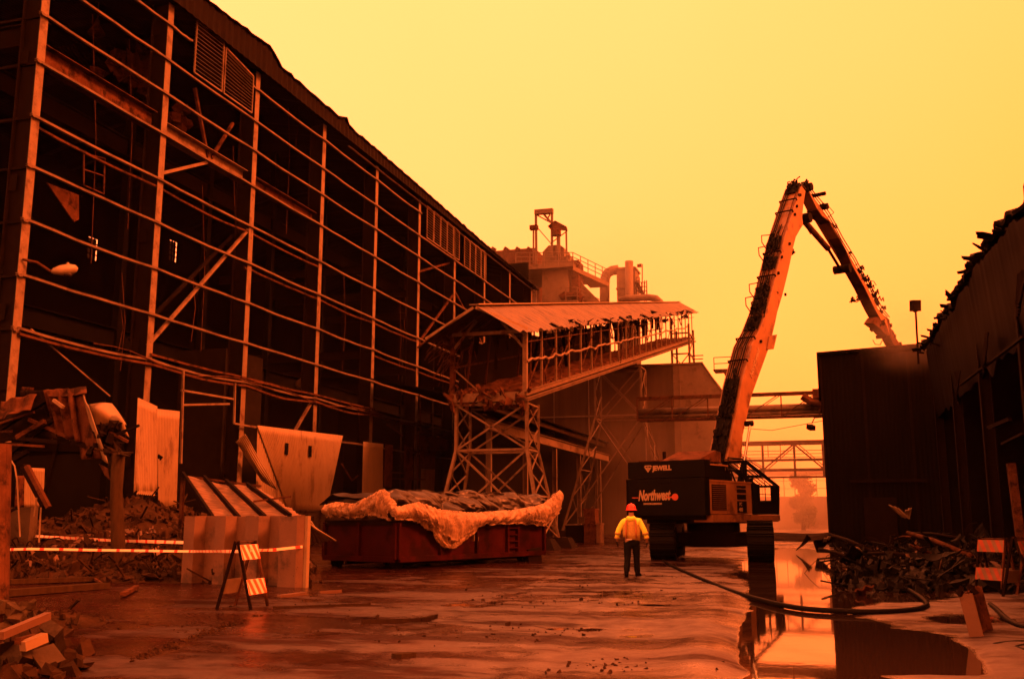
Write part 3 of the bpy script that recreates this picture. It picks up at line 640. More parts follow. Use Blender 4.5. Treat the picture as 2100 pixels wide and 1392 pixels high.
# debris-strewn floor & broken lip
b=MB();b.grid(lambda u,v:(GX0+.1+(GX1-GX0-.2)*v,GY0-.4*noise.noise(V((v*7,u,0)))+(GY1-GY0)*u,gz(GY0+(GY1-GY0)*u)+.03+.25*abs(noise.noise(V((u*60,v*6,0))))),160,14,.1);b.build('floor',rust,gal)
b=MB()
for k in range(60):
    b.chunk((rs.uniform(GX0-.2,GX1+.2),GY0+rs.uniform(-.5,.6),gz(GY0)-rs.uniform(-.15,.75)),(rs.uniform(.2,.9),rs.uniform(.1,.4),rs.uniform(.06,.25)),rs)
b.build('broken_floor_edge',rust,gal)
# torn strips flying out to the left of the mouth
b=MB()
for k in range(22):
    p=V((GX0-.1,GY0+rs.uniform(-.2,2),ge(GY0)-rs.uniform(-.2,1.6)));pts=[p];d=V((-rs.uniform(.2,.8),-.2,rs.uniform(-.1,.5)))
    for j in range(4):pts.append(pts[-1]+d*rs.uniform(.3,.6));d=d+V((rs.uniform(-.2,.2),0,-.38))
    b.tube(pts,rs.choice((.015,.03,.05)),4)
b.each('torn_strip',rust,gal)
# --- trestle tower under the mouth
def trestle(name,label,Y0,Y1,xl,xr,z1,splay,zs_,m1=steel,m2=steel,thin=.16,foot=None,cx=0):
    t_=thing(name,label,'trestle',((xl+xr)/2,(Y0+Y1)/2,0),'steel trestles carrying the gallery')
    def leg(x,y,sx,sy,z):   # splayed below zb
        zb=zs_[1];k=max(0,(zb-z)/zb);return V((x+sx*splay*k,y+sy*splay*.7*k,z))
    cor=[(xl,Y0,-1,-1),(xr,Y0,1,-1),(xr,Y1,1,1),(xl,Y1,-1,1)]
    for i,(x,y,sx,sy) in enumerate(cor):
        b=MB();pts=[z1,zs_[1],0.25];w=.18 if i in(0,1) else thin*.85
        for a,c in zip(pts,pts[1:]):b.ibeam(leg(x,y,sx,sy,a),leg(x,y,sx,sy,c),w*.8,w,.03,(0,1,0))
        b.build('leg',m1 if i in(1,2) else m2,t_)
        b=MB();p=leg(x,y,sx,sy,0);b.add([p+V((i_*s_,j_*s_,z)) for z,s_ in((0,.75),(.55,.45)) for i_,j_ in((-1,-1),(1,-1),(1,1),(-1,1))],[(0,1,2,3),(4,5,6,7),(0,1,5,4),(1,2,6,5),(2,3,7,6),(3,0,4,7)]);b.build('concrete_footing',rust_d,t_)
    Z=zs_
    for f_,(ia,ib) in enumerate(((0,1),(1,2),(2,3),(3,0))):
        A,B=cor[ia],cor[ib];ww=.115 if f_%2==0 else .08
        b=MB()
        for z in Z:
            if z>.6 and (f_%2 or z in Z[:2]):b.beam(leg(*A,z),leg(*B,z),ww,ww)
        b.each('strut',m1 if f_==1 else m2,t_)
        b=MB();Zf=[Z[0],Z[1],.9] if f_%2==0 else sorted(set(Z+[(p+q)/2 for p,q in zip(Z,Z[1:])]),reverse=True)
        for a,c in zip(Zf,Zf[1:]):
            b.beam(leg(*A,a),leg(*B,c),ww*.8,ww*.8);b.beam(leg(*B,a),leg(*A,c),ww*.8,ww*.8)
        b.each('cross_brace',m1 if f_==1 else m2,t_)
    return t_
trestle('gallery_trestle','near lattice steel trestle standing under the broken mouth of the gallery behind the dumpster',47.9,50.0,-17.75,-14.0,7.35,1.0,[7.2,4.9,2.6,.5])
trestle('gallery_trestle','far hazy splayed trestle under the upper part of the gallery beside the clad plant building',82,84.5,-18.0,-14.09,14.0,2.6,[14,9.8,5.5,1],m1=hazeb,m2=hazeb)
# ================= LOW BUILDING / LEAN-TO BESIDE THE STREET =================
lt=thing('lean_to','long low dark lean-to with a pale eave beam behind the trestle and boxes','building',(-20,62,0))
b=MB();b.ibeam((-19.6,58,7.2),(-19.6,106,7.2),.3,.62,.05);b.build('eave_beam',hazeb,lt)
b=MB();b.beam((-20.0,58,8.45),(-20.0,106,8.45),.25,.3);b.build('eave_beam',hazeb,lt)
b=MB();b.bb((-21.2,58,0),(-21,106,8.2));b.build('wall',siding_d,lt)
b=MB();b.add([(-19.4,58,8.6),(-19.4,106,8.6),(-27.5,106,10.3),(-27.5,58,10.3),(-19.4,58,8.68),(-19.4,106,8.68),(-27.5,106,10.38),(-27.5,58,10.38)],[(0,1,2,3),(4,5,6,7),(0,1,5,4),(2,3,7,6),(0,3,7,4),(1,2,6,5)]);b.build('roof',siding_d,lt)
for y in(59,67,75,83,91,99):
    b=MB();b.ibeam((-19.7,y,0),(-19.7,y,6.9),.25,.3,.03,(1,0,0));b.build('post',hazeb,lt)
# ================= CLAD PLANT BUILDING =================
pb=thing('plant_building','tall hazy brown metal-clad plant building with a sloping right shoulder behind the gallery','building',(-18,95,0))
prof=[(-27.6,0),(-8.75,0),(-8.75,13.3),(-10.45,16.0),(-27.6,16.1)]
b=MB();b.prism(prof,lambda x,z:(x,95,z),lambda x,z:(x,112,z));b.build('cladding',clad,pb)
b=MB();b.prism([(-13.2,0),(-8.8,0),(-8.8,13.25),(-10.5,15.9),(-13.2,15.95)],lambda x,z:(x,94.94,z),lambda x,z:(x,94.99,z));b.build('lit_facet_panel',hazeb,pb)  # flush front panel; a side facet's brighter light put into its colour
b=MB();b.beam((-27.6,94.95,16.12),(-10.4,94.95,16.02),.3,.16);b.beam((-10.4,94.95,16.02),(-8.7,94.95,13.3),.3,.12);b.beam((-8.7,94.95,13.3),(-8.7,94.95,0),.2,.12,(0,1,0));b.beam((-27,94.9,11.3),(-8.8,94.9,11.3),.08,.14);b.build('trim',hazeb,pb)
b=MB()
for x in(-25,-21.5,-16,-12.6):b.bb((x,94.86,0),(x+.07,95,16))
b.build('seam',hazeb,pb)
# ================= RAILS helper =================
def rail(b,pts,h=1.1,n=3,r=.035,step=1.6):
    for p,q in zip(pts,pts[1:]):
        p=V(p);q=V(q);k=max(1,int((q-p).length/step))
        for i in range(k+1):
            a=p+(q-p)*i/k;b.tube([a,a+V((0,0,h))],r,4)
        for j in range(1,n+1):b.tube([p+V((0,0,h*j/n)),q+V((0,0,h*j/n))],r,4)
# ---- stair tower on plant building right shoulder
st=thing('stair_platform','small steel stair with railed landing on the right shoulder of the plant building','stairs',(-8.8,98,13))
b=MB();b.box((-8.6,98,15.6),(2.0,2.2,.12));b.build('landing',rust,st)
b=MB();rail(b,[(-9.5,96.9,15.6),(-7.6,96.9,15.6),(-7.6,99.1,15.6)],1.2,2,.04,1);b.build('railing',rust,st)
b=MB()
for i in range(9):b.box((-8.3+.12*i,96.9,15.3-i*.3),(.5,.8,.05))
b.beam((-8.6,96.5,15.5),(-7.3,96.5,12.6),.06,.2);b.beam((-8.6,97.3,15.5),(-7.3,97.3,12.6),.06,.2);b.build('steps',rust,st)
# ---- head tower at top of the gallery
ht=thing('gallery_head_tower','open steel head frame with stairs where the gallery meets the plant roof','tower',(-12,110,16))
b=MB()
for x in(-15.2,-13.3):
    for y in(109,113):b.beam((x,y,14.5),(x,y,22.6),.22,.22)
for z in(17,19.3,21.6):
    b.beam((-15.2,109,z),(-13.3,109,z),.15,.15);b.beam((-13.3,109,z),(-13.3,113,z),.15,.15)
b.beam((-15.2,109,17),(-13.3,109,19.3),.1,.1);b.beam((-13.3,109,17),(-15.2,109,19.3),.1,.1);b.beam((-13.3,109,19.3),(-13.3,113,21.6),.1,.1);b.build('frame',hazeb,ht)
b=MB();b.bb((-14.6,108,16.1),(-10.9,114,16.3));b.bb((-13.6,109,16.3),(-12.2,112,17.6));b.build('landing',rust,ht)
b=MB();rail(b,[(-15,108,16.3),(-12,108,16.3),(-12,112,16.3)],1.1,2,.04,1)
for i in range(7):b.box((-12.6,108.4+i*.4,16.6+i*.45),(1.2,.4,.06))
b.build('railing',rust,ht)
# ================= PROCESS TOWER =================
T=105
def P(px,py,Y=T):return pY(px,py,Y)
pt=thing('process_tower','steel process tower with railed decks, cowl and tall hoist frame above the mill roof','tower',(-28,T,16))
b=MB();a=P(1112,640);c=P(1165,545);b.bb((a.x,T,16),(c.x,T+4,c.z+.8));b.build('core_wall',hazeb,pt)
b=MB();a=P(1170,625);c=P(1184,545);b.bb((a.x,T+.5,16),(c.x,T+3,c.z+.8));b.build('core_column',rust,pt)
def deck(x0p,x1p,yp,Y0,Y1,name='deck'):
    a=P(x0p,yp,Y0);c=P(x1p,yp,Y0);b=MB();b.bb((a.x,Y0,a.z-.55),(c.x,Y1,a.z));b.build(name,hazeb,pt);return a,c
a,c=deck(1058,1175,545,T-1,T+8)
b=MB();rail(b,[(a.x,T-1,a.z),(c.x,T-1,c.z),(c.x+2.2,T+8,c.z)],1.5,3,.05,1.6);b.build('railing',hazeb,pt)
b=MB();b.prism([(c.x,T-1),(c.x+2.2,T+8),(c.x-.1,T+8)],lambda x,y:(x,y,c.z),lambda x,y:(x,y,c.z-.5));b.build('deck',hazeb,pt)
a2,c2=deck(1072,1184,622,T-1,T+7)
b=MB();rail(b,[(a2.x,T-1,a2.z),(P(1105,622).x,T-1,a2.z)],1.4,3,.05,1.6);rail(b,[(P(1165,622).x,T-1,a2.z),(c2.x,T-1,a2.z),(c2.x+1.2,T+7,a2.z)],1.4,3,.05,1.6);b.build('railing',hazeb,pt)
# machine housings on deck
b=MB();a=P(1108,545);q=P(1152,505)
prof=[(a.x,a.z),(q.x,a.z),(q.x,q.z+.1),(q.x-.5,q.z+.5),(a.x+.7,q.z+.5),(a.x,q.z-.2)]
b.prism(prof,lambda x,z:(x,T+1,z),lambda x,z:(x,T+4,z));a=P(1156,545);q=P(1164,518);b.bb((a.x,T+1,a.z),(q.x,T+3,q.z));b.build('housing',hazeb,pt)
# hoist frame
b=MB()
for (x0,y0),(x1,y1),w in(((1100,550),(1099,436),.24),((1132,550),(1132,434),.24),((1097,436),(1134,433),.55),((1099,440),(1132,458),.14),((1114,438),(1133,460),.25),((1128,440),(1122,450),.14),((1103,468),(1128,497),.1),((1094,540),(1094,462),.16),((1162,520),(1161,466),.18),((1128,500),(1160,476),.1),((1146,545),(1145,470),.35)):
    b.beam(P(x0,y0,T+.5),P(x1,y1,T+.5),w,w,(0,1,0))
b.build('hoist_frame',hazeb,pt)
b=MB();b.box(P(1095,467,T+.5),(.9,.6,.5));b.lathe(P(1141,485,T+.3),[(.15,0),(.55,.1),(.55,.7),(.1,.9)],12);b.each('hoist_pulley',rust,pt)
b=MB()
for q in([(1122,463),(1137,451),(1160,463),(1162,471),(1135,468)],[(1122,463),(1128,458),(1136,472),(1130,472)]):
    b.prism([(P(*k).x,P(*k).z) for k in q],lambda x,z:(x,T+.2,z),lambda x,z:(x,T+.6,z))
b.each('torn_canopy',rust,pt)
# penthouse to the left
a=P(1008,560,T+6);c=P(1096,508,T+6);b=MB();b.bb((a.x,T+6,a.z-6),(c.x,T+12,c.z));b.build('penthouse',rust,pt)
b=MB()
for px in(1012,1038,1062,1085):
    q=P(px,506,T+6);b.box(q-V((0,0,.35)),(.5,.5,.5),(0,.6,0))
for px in(1045,1056,1068,1080):
    b.beam(P(px,545,T+5.9),P(px,512,T+5.9),.12,.12)
b.build('roof_bracket',rust,pt)
# chutes under the deck
b=MB()
for (x0,y0),(x1,y1),w in(((1184,590),(1245,650),1.3),((1162,560),(1176,600),1.0),((1175,560),(1190,590),.9),((1070,600),(1100,620),.3)):
    b.beam(P(x0-20 if w==1.3 else x0,y0-22 if w==1.3 else y0,T+2),P(x1,y1,T+2),w,w*.6,(0,1,0))
b.each('chute',hazeb,pt)
b=MB();b.tube([P(1150,612),P(1158,606),P(1180,606),P(1192,614)],.45,10);b.build('motor',rust,pt)
# ---- dust collector with duct
dc=thing('dust_collector','boxy dust collector with curved duct and slim stack right of the process tower','dust collector',(-22,118,16))
D=118
def Q(px,py,Y=D):return pY(px,py,Y)
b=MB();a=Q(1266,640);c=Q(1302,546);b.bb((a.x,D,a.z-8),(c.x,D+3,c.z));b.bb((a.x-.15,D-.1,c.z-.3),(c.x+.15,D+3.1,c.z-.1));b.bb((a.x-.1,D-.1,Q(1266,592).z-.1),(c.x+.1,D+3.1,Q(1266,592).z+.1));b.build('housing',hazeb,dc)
b=MB();a=Q(1290,640,D-.8);c=Q(1290,536,D-.8);b.tube([a-V((0,0,6)),c],.5,14);b.build('stack',hazeb,dc,True)
def duct(pts,Y,r,name,par):
    b=MB();b.tube([Q(*p,Y) for p in pts],r,12);return b.build(name,hazeb,par,True)
duct([(1240,645),(1240,585),(1241,570),(1246,560),(1255,555),(1268,553)],D+1,.62,'duct',dc)
duct([(1270,617),(1285,612),(1330,610),(1345,612),(1353,619),(1358,634)],D-3,.42,'duct',dc)
b=MB();rail(b,[Q(1305,605,D),Q(1316,605,D),Q(1327,605,D+2)],1.6,3,.05,1);rail(b,[Q(1305,590,D),Q(1312,590,D)],1.3,3,.05,1)
for i in range(8):b.box(Q(1306+i*1.8,580+i*3.5,D),(.5,1,.06))
b.tube([Q(1322,640),Q(1322,575)],.06,4);b.tube([Q(1326,640),Q(1326,575)],.06,4);b.build('ladder',rust,dc)
b=MB();b.tube([Q(1317,605),Q(1317,542),Q(1312,541),Q(1311,545)],.07,5);b.box(Q(1311,545),(.5,.3,.35));b.build('lamp_bracket',rust,dc)
# ================= PIPE BRIDGES ACROSS THE STREET =================
br=thing('pipe_bridge','upper pipe bridge with two fat pipes crossing between plant building and dark shed','pipe bridge',(-6,80,9))
Y=80;xa,xb=-14.0,.3
for z,r in((9.95,.28),(9.55,.17)):
    b=MB();b.tube([(xa,Y,z),(xb,Y,z)],r,12);b.build('pipe',hazeb,br,True)
b=MB()
for z in(11.05,9.25):b.beam((xa,Y-.5,z),(xb,Y-.5,z),.12,.14);b.beam((xa,Y+.6,z),(xb,Y+.6,z),.1,.12)
b.beam((xa,Y-.5,10.85),(xb,Y-.5,10.85),.06,.06)
k=0;x=xa
while x<xb:
    b.beam((x,Y-.5,9.25),(x,Y-.5,11.05),.1,.1)
    if k%1==0:b.beam((x,Y-.5,9.25),(min(x+2.8,xb),Y-.5,11.05),.05,.07);b.beam((x,Y+.6,9.25),(min(x+2.8,xb),Y+.6,11.05),.05,.05)
    x+=2.8;k+=1
b.build('truss',rust,br)
b=MB();b.box((.0,Y-.3,10.9),(.9,.9,.7));b.tube([(-1.2,Y-.5,10.75),(-.6,Y-.5,10.3),(.2,Y-.5,10.15)],.3,8);b.build('bracket',rust,br)
br=thing('truss_bridge','lower dark steel truss footbridge crossing the street end','footbridge',(-6,95,6))
Y=95;xa,xb=-8.75,.4
b=MB()
for z,w in((8.3,.42),(6.75,.22),(5.85,.25),(5.2,.18)):b.beam((xa,Y,z),(xb,Y+.1,z+.02),.3,w)
b.build('chord',rust,br)
b=MB();xsn=[-8.6,-5.2,-2.4,.1]
for x in xsn:b.beam((x,Y,5.3),(x,Y,8.3),.2,.24)
for i,(p,q) in enumerate(zip(xsn,xsn[1:])):
    zz=(8.2,5.9) if i%2==0 else (5.9,8.2)
    b.beam((p,Y,zz[0]),(q,Y,zz[1]),.12,.14);b.beam((p+.35,Y,zz[0]),(q+.3,Y,zz[1]),.06,.08)
b.build('diagonals',rust,br)
b=MB()
for z in(7.1,7.4,7.7):b.tube([(xa,Y+1.6,z),(xb,Y+1.6,z)],.03,4)
for x in(-4.7,-3.6):b.beam((x,Y-.2,7.0),(x,Y-.2,8.2),.06,.06)
b.beam((-4.7,Y-.2,7.0),(-3.6,Y-.2,7.0),.06,.06);b.build('handrail',rust,br)
cb=MB();cb.tube([(-8.7,88,9.4),(-4,88,8.9),(.2,88,9.6)],.025,4);tag(cb.build('overhead_cable',rust_d,None,loc=(-4,88,9)),'thin overhead cable sagging between the two bridges','cable')
cc=thing('wall_camera','small dark camera or lamp on a bracket at the shed corner','camera',(0,57,7))
b=MB();b.box(pY(1663,876,57),(.32,.5,.26),(.3,0,.4));b.build('body',rust_d,cc)
b=MB();p=pY(1665,868,57);b.tube([p,p+V((.15,0,.3)),V((.25,57.1,p.z+.35))],.035,5);b.build('bracket',rust_d,cc)
# ================= FAR END =================
fb=thing('glazed_building','pale hazy glazed building with window grid closing the far street','building',(-4,150,0))
b=MB();b.bb((-22,150,0),(6,158,4.6));b.bb((-22,150,7.9),(6,158,8.4));b.each('wall',hazeb,fb)
b=MB()
for i in range(19):b.bb((-22+i*1.5,150,4.6),(-21.9+i*1.5,150.1,7.9))
for z in(5.7,6.8):b.bb((-22,150.02,z),(6,150.08,z+.06))
b.build('window_grid',rust_d,fb)
tr=thing('tree','bushy dust-veiled tree beyond the lower footbridge','tree',(-2.6,128,0))
b=MB();b.tube([(-2.6,128,0),(-2.5,128,2),(-2.7,128.2,3.6)],[.28,.2,.1],8)
rt=random.Random(8)
for k in range(9):
    a=rt.uniform(0,6.28);b.tube([(-2.6,128,1.5+k*.3),(-2.6+1.1*math.cos(a),128+1.1*math.sin(a),2.6+k*.4)],[.08,.03],5)
b.build('trunk',rust_d,tr)
b=MB()
cl=[(rt.uniform(-2.6,2.4),rt.uniform(-1.8,1.8),rt.uniform(1.2,6.4),rt.uniform(.6,1.1)) for _ in range(22)]
for k in range(3600):
    cx,cy,cz,r_=rt.choice(cl);sh=max(.3,1-abs(cz-3.6)/4.5)
    d=V((rt.gauss(0,1),rt.gauss(0,1),rt.gauss(0,1))).normalized()*r_*rt.random()**.4
    c=V((-2.6+cx*sh,128+cy*sh,cz))+d;u=V((rt.uniform(-1,1),rt.uniform(-1,1),rt.uniform(-1,1))).normalized()*.16;w=u.orthogonal().normalized()*.1
    b.add([c-u,c+w,c+u,c-w],[(0,1,2,3)])
b.build('crown',leafm,tr)
# a berm of dirt at the street end
b=MB();b.grid(lambda u,v:(-13+16*u,66+12*v,-.1+1.0*math.sin(math.pi*v)*(.7+.5*noise.noise(V((u*5,v*3,2)))) *min(1,u*6,(1-u)*6)),50,20,.05);tag(b.build('dirt_berm',rubblem,None,True,loc=(-5,72,0)),'low dark dirt berm across the far end of the yard','dirt pile',kind='stuff')
# ================= EXCAVATOR =================
HEAD=R(22.);ex_loc=V((-4.14,39.68,0));Hh=V((math.sin(HEAD),math.cos(HEAD),0));Hr=V((Hh.y,-Hh.x,0))
exc=thing('high_reach_excavator','orange high-reach demolition excavator with black lettered counterweight and long folded boom','excavator')
def xl(px,py,xoff):   # sighted point on the machine's own fore-aft plane -> local (y,z)
    p=pP(px,py,ex_loc+Hr*xoff,Hr)-ex_loc;return (p.dot(Hh),p.z)
def ybox(b,x0,x1,y0,y1,z0,z1):return b.bb((x0,y0,z0),(x1,y1,z1))
# tracks (undercarriage turned relative to the house)
TR=Matrix.Rotation(R(26),3,'Z')
def track(xc):
    hl=2.4;r=.66;w=.9;pts=[]
    for k in range(9):a=-math.pi/2-math.pi*k/8;pts.append((-hl+r*math.cos(a),r+.05+r*math.sin(a)))
    for k in range(9):a=math.pi/2-math.pi*k/8;pts.append((hl+r*math.cos(a),r+.05+r*math.sin(a)))
    b=MB();b.prism(pts,lambda y,z:TR@V((xc-w/2+.04,y,z)),lambda y,z:TR@V((xc+w/2-.04,y,z)))
    o=b.build('track',black_m,exc)
    g=MB();per=[];n_=len(pts)
    for i in range(n_):
        p,q=pts[i],pts[(i+1)%n_];L_=math.dist(p,q);k=max(1,int(L_/.2))
        for j in range(k):per.append((p[0]+(q[0]-p[0])*j/k,p[1]+(q[1]-p[1])*j/k,math.atan2(q[1]-p[1],q[0]-p[0])))
    for y,z,a in per:
        nx,nz=math.sin(a),-math.cos(a)
        c=TR@V((xc,y-nx*0+0,z));M=TR@Matrix.Rotation(a,3,'X')
        g.box(c,(w,.17,.05),M=M);g.box(c+TR@V((0,-nx*-.0,0))+M@V((0,0,.045 if False else -.045)),(w,.03,.06),M=M);g.box(c+M@V((0,0,.045)),(w,.03,.05),M=M)
    g.build('track_shoes',black,o)
    r_=MB()
    for y in(-2.35,-1.5,-.9,-.3,.3,.9,1.5,2.35):
        rr_=.5 if abs(y)>2 else .17;z=.71 if abs(y)>2 else .28
        r_.tube([TR@V((xc-w/2-.02,y,z)),TR@V((xc+w/2+.02,y,z))],rr_,14)
    r_.build('rollers',rust_d,o)
track(-1.72);track(1.72)
b=MB();b.prism([(-1.4,.5),(-.7,1.05),(.7,1.05),(1.4,.5),(.6,.45),(-.6,.45)],lambda x,z:TR@V((x,-1.1,z)),lambda x,z:TR@V((x,1.1,z)))
for s in(-1,1):
    for y in(-1.2,1.2):b.beam(TR@V((s*.4,y*.5,.8)),TR@V((s*1.6,y,.8)),.5,.35)
b.build('undercarriage',rust_d,exc)
b=MB();b.lathe((0,0,1.0),[(1.0,0),(1.0,.3),(.9,.45)],28);b.build('slew_ring',black_m,exc)
# counterweight and upper rear box
def rbox(b,x0,x1,y0,y1,z0,z1,r):
    pts=[(x0+r,y0),(x1-r,y0),(x1-r*.3,y0+r*.3),(x1,y0+r),(x1,y1),(x0,y1),(x0,y0+r),(x0+r*.3,y0+r*.3)]
    return b.prism(pts,lambda x,y:(x,y,z0),lambda x,y:(x,y,z1))
b=MB();rbox(b,-1.68,1.66,-3.62,-3.3,1.62,2.92,.18)
b.prism([(-3.62,1.62),(-3.45,1.46),(-3.3,1.46),(-3.3,1.62)],lambda y,z:(-1.5,y,z),lambda y,z:(1.5,y,z));cw=b.build('counterweight',black,exc)
b=MB()
for x in(-.9,.9):b.tube([(x-.15,-3.0,2.93),(x-.15,-3.0,3.0),(x+.15,-3.0,3.0),(x+.15,-3.0,2.93)],.03,5)
b.box((0,-3.63,2.8),(.5,.03,.06));b.build('lifting_lug',black_m,cw)
b=MB();b.bb((-1.55,-3.3,1.66),(.74,-2.2,2.94));rbox(b,-1.62,1.60,-3.48,-3.1,2.95,3.56,.05);b.bb((-1.6,-3.1,2.95),(.6,-2.0,3.54));hb=b.build('rear_box',black,exc)
b=MB();b.prism([(-2.9,3.57),(-1.1,3.57),(-1.1,3.95),(-1.5,4.0)],lambda y,z:(-.6,y,z),lambda y,z:(1.0,y,z));b.box((-1.0,-2.5,3.6),(.9,.9,.06));b.build('engine_cover',rust,exc)
b=MB();b.tube([(-.9,-2.0,3.6),(-.9,-2.0,4.0)],.07,10);b.build('exhaust',rust_d,exc)
# writing on the rear faces
def face(x,y,z,s=1):   # text x->local +x , y->z , normal -> -y
    return Matrix.Translation((x,y,z))@Matrix(((1,0,0,0),(0,0,-1,0),(0,1,0,0),(0,0,0,1)))
text('JEWELL',.235,.006,'lettering',letter,hb,face(-.52,-3.49,3.23),0,.012)
b=MB();fx,fz_=-.72,3.31
for q in([(-.17,.05),(-.12,.11),(.12,.11),(.17,.05),(.10,.05),(.08,.075),(-.08,.075),(-.10,.05)],[(-.15,.03),(-.07,.03),(0,-.10),(0,-.15)],[(.15,.03),(.07,.03),(0,-.10),(0,-.15)],[(-.05,.03),(.05,.03),(0,-.07)],[(-.045,.06),(.045,.06),(.03,.045),(-.03,.045)]):
    b.prism([(fx+x_,fz_+z_) for x_,z_ in q],lambda x,z:(x,-3.498,z),lambda x,z:(x,-3.482,z))
b.build('emblem',letter,hb)
text('Northwest',.46,.006,'lettering',letter,cw,face(-1.08,-3.63,2.15)@Matrix.Rotation(R(1.0),4,'Z')@Matrix.Diagonal((.64,1.12,1,1)),.32,.016)
text('DEMOLITION & DISMANTLING',.085,.006,'lettering',letter,cw,face(-.86,-3.63,2.0)@Matrix.Diagonal((.66,1,1,1)),0,.004)
b=MB();b.bb((-1.34,-3.64,2.235),(-1.08,-3.625,2.265));b.bb((.08,-3.64,2.245),(.35,-3.625,2.28))
b.prism([(.46+.13*math.cos(a*math.pi/8),2.26+.12*math.sin(a*math.pi/8)) for a in range(16)],lambda x,z:(x,-3.64,z),lambda x,z:(x,-3.626,z))
b.prism([(.22,2.25),(.36,2.30),(.36,2.22)],lambda x,z:(x,-3.642,z),lambda x,z:(x,-3.63,z));b.build('arrow_emblem',redlet,cw)
# deck and right side body
b=MB();rbox(b,-1.6,.9,-2.3,2.0,1.32,1.66,.1);b.build('deck_frame',black,exc);b=MB();b.bb((.95,-3.2,1.38),(1.69,2.2,1.64));b.bb((.95,2.2,1.42),(1.66,2.4,1.64));b.build('side_sill',orangep,exc)
b=MB();b.bb((.75,-3.25,1.66),(1.62,0.05,2.80));b.bb((.73,-3.28,2.80),(1.64,.08,2.86));sb=b.build('side_body',orangep,exc)
b=MB();b.bb((1.60,-3.08,1.80),(1.632,-2.0,2.70));grl=b.build('grille',black_m,sb)
b=MB()
for i in range(12):b.bb((1.62,-3.05,1.84+i*.072),(1.65,-2.03,1.855+i*.072))
b.build('grille_slats',orangep,grl)
b=MB()
for z0,z1 in((2.62,2.70),(2.44,2.57),(2.20,2.38)):b.bb((1.60,-1.15,z0),(1.632,-.42,z1))
b.bb((1.60,-1.15,1.72),(1.632,-.40,2.14));b.build('vent_panel',black_m,sb)
sideM=lambda x,y,z:Matrix.Translation((x,y,z))@Matrix(((0,0,1,0),(1,0,0,0),(0,1,0,0),(0,0,0,1)))
text('PC',.17,.005,'lettering',letter,sb,sideM(1.636,-1.0,1.97),.1,.004);text('400',.2,.005,'lettering',letter,sb,sideM(1.636,-1.05,1.76),.1,.005)
b=MB();b.bb((.7,-3.05,2.88),(1.5,-1.75,3.38));b.build('air_box',black,exc)
b=MB();b.bb((.62,-3.1,3.38),(1.55,-1.6,3.43));b.build('air_box_lid',orangep,exc)
b=MB();b.bb((-1.55,-2.2,1.66),(-.55,1.2,2.9));b.bb((-.5,-2.0,1.66),(.6,-.9,3.1));b.build('left_body',black,exc)
b=MB();b.bb((.5,-.7,1.66),(.74,1.2,2.5));b.bb((-.62,-.7,1.66),(-.42,1.2,2.6));b.build('boom_bracket',orangep,exc)
# guarded cab at the front corner
b=MB();x0,x1=.72,1.62
for x in(x0,x1):
    b.beam((x,.12,1.66),(x,.12,3.0),.09,.09);b.beam((x,2.2,1.66),(x,2.35,2.78),.16,.14);b.beam((x,2.35,2.76),(x,-.35,3.62),.10,.10);b.beam((x,-.35,3.62),(x,-.35,2.86),.08,.08);b.beam((x,.12,2.10),(x,2.2,2.10),.07,.1)
for y,z in((2.35,2.76),(1.2,3.12),(-.35,3.62),(2.2,1.7)):b.beam((x0,y,z),(x1,y,z),.09,.09)
for i in range(1,5):b.beam((x0+i*.18,2.3,2.74),(x0+i*.18,-.3,3.6),.025,.03)
b.bb((x1-.03,.12,1.66),(x1+.01,2.2,2.12));b.bb((x0,2.1,1.66),(x1,2.2,2.2))
b.bb((x1-.02,1.75,2.1),(x1+.02,2.25,2.75));b.bb((x1-.02,.12,2.1),(x1+.02,.75,2.8));cab=b.build('cab_frame',black,exc)
b=MB();b.beam((x1,.75,2.42),(x1,1.8,2.42),.025,.03);b.beam((x1,1.25,2.1),(x1,1.25,2.95),.025,.03);b.build('window_bars',black_m,cab)
b=MB();b.box((1.15,.95,1.95),(.5,.5,.5));b.box((1.15,.72,2.2),(.5,.14,.5),(-.15,0,0));b.build('operator_seat',rust,cab)
# railing and hydraulics beside boom foot
b=MB();rail(b,[(1.55,-1.6,2.86),(1.55,-.4,2.86),(.75,-.4,2.86)],.85,2,.025,.8);b.build('handrail',black_m,exc)
b=MB()
for i in range(7):
    x=.75+.1*i;b.tube([(x,-1.3+i*.1,2.86),(x-.1,-1.0,3.2+.05*i),(x-.25,-.6,3.0)],.035,6)
b.box((1.0,-.9,3.0),(.4,.5,.35));b.build('hydraulic_hoses',black_m,exc)
# hanging pole/hose under the counterweight on the left
b=MB();b.tube([(-1.45,-3.3,1.6),(-1.43,-3.35,.8),(-1.46,-3.4,.04)],.025,6);b.build('hanging_hose',siding,exc)
# ---- boom : right flank outline carried across the box section
BW=.40
edgeL=[(1490,945),(1503,880),(1514,824),(1520,790),(1541,709),(1557,679),(1572,640),(1584,593),(1598,535),(1607,494),(1625,438),(1636,405),(1644,382)]
edgeR=[(1652,392),(1648,416),(1645,445),(1647,461),(1641,470),(1632,486),(1627,506),(1617,554),(1605,603),(1594,640),(1590,660),(1583,690),(1576,715),(1558,765),(1541,812),(1528,870),(1523,893),(1520,950)]
pl_=[xl(*p,BW) for p in edgeL]+[xl(*p,BW) for p in edgeR]
b=MB();b.prism(pl_,lambda y,z:(-BW,y,z),lambda y,z:(BW,y,z));boom=b.build('boom',orangep,exc)
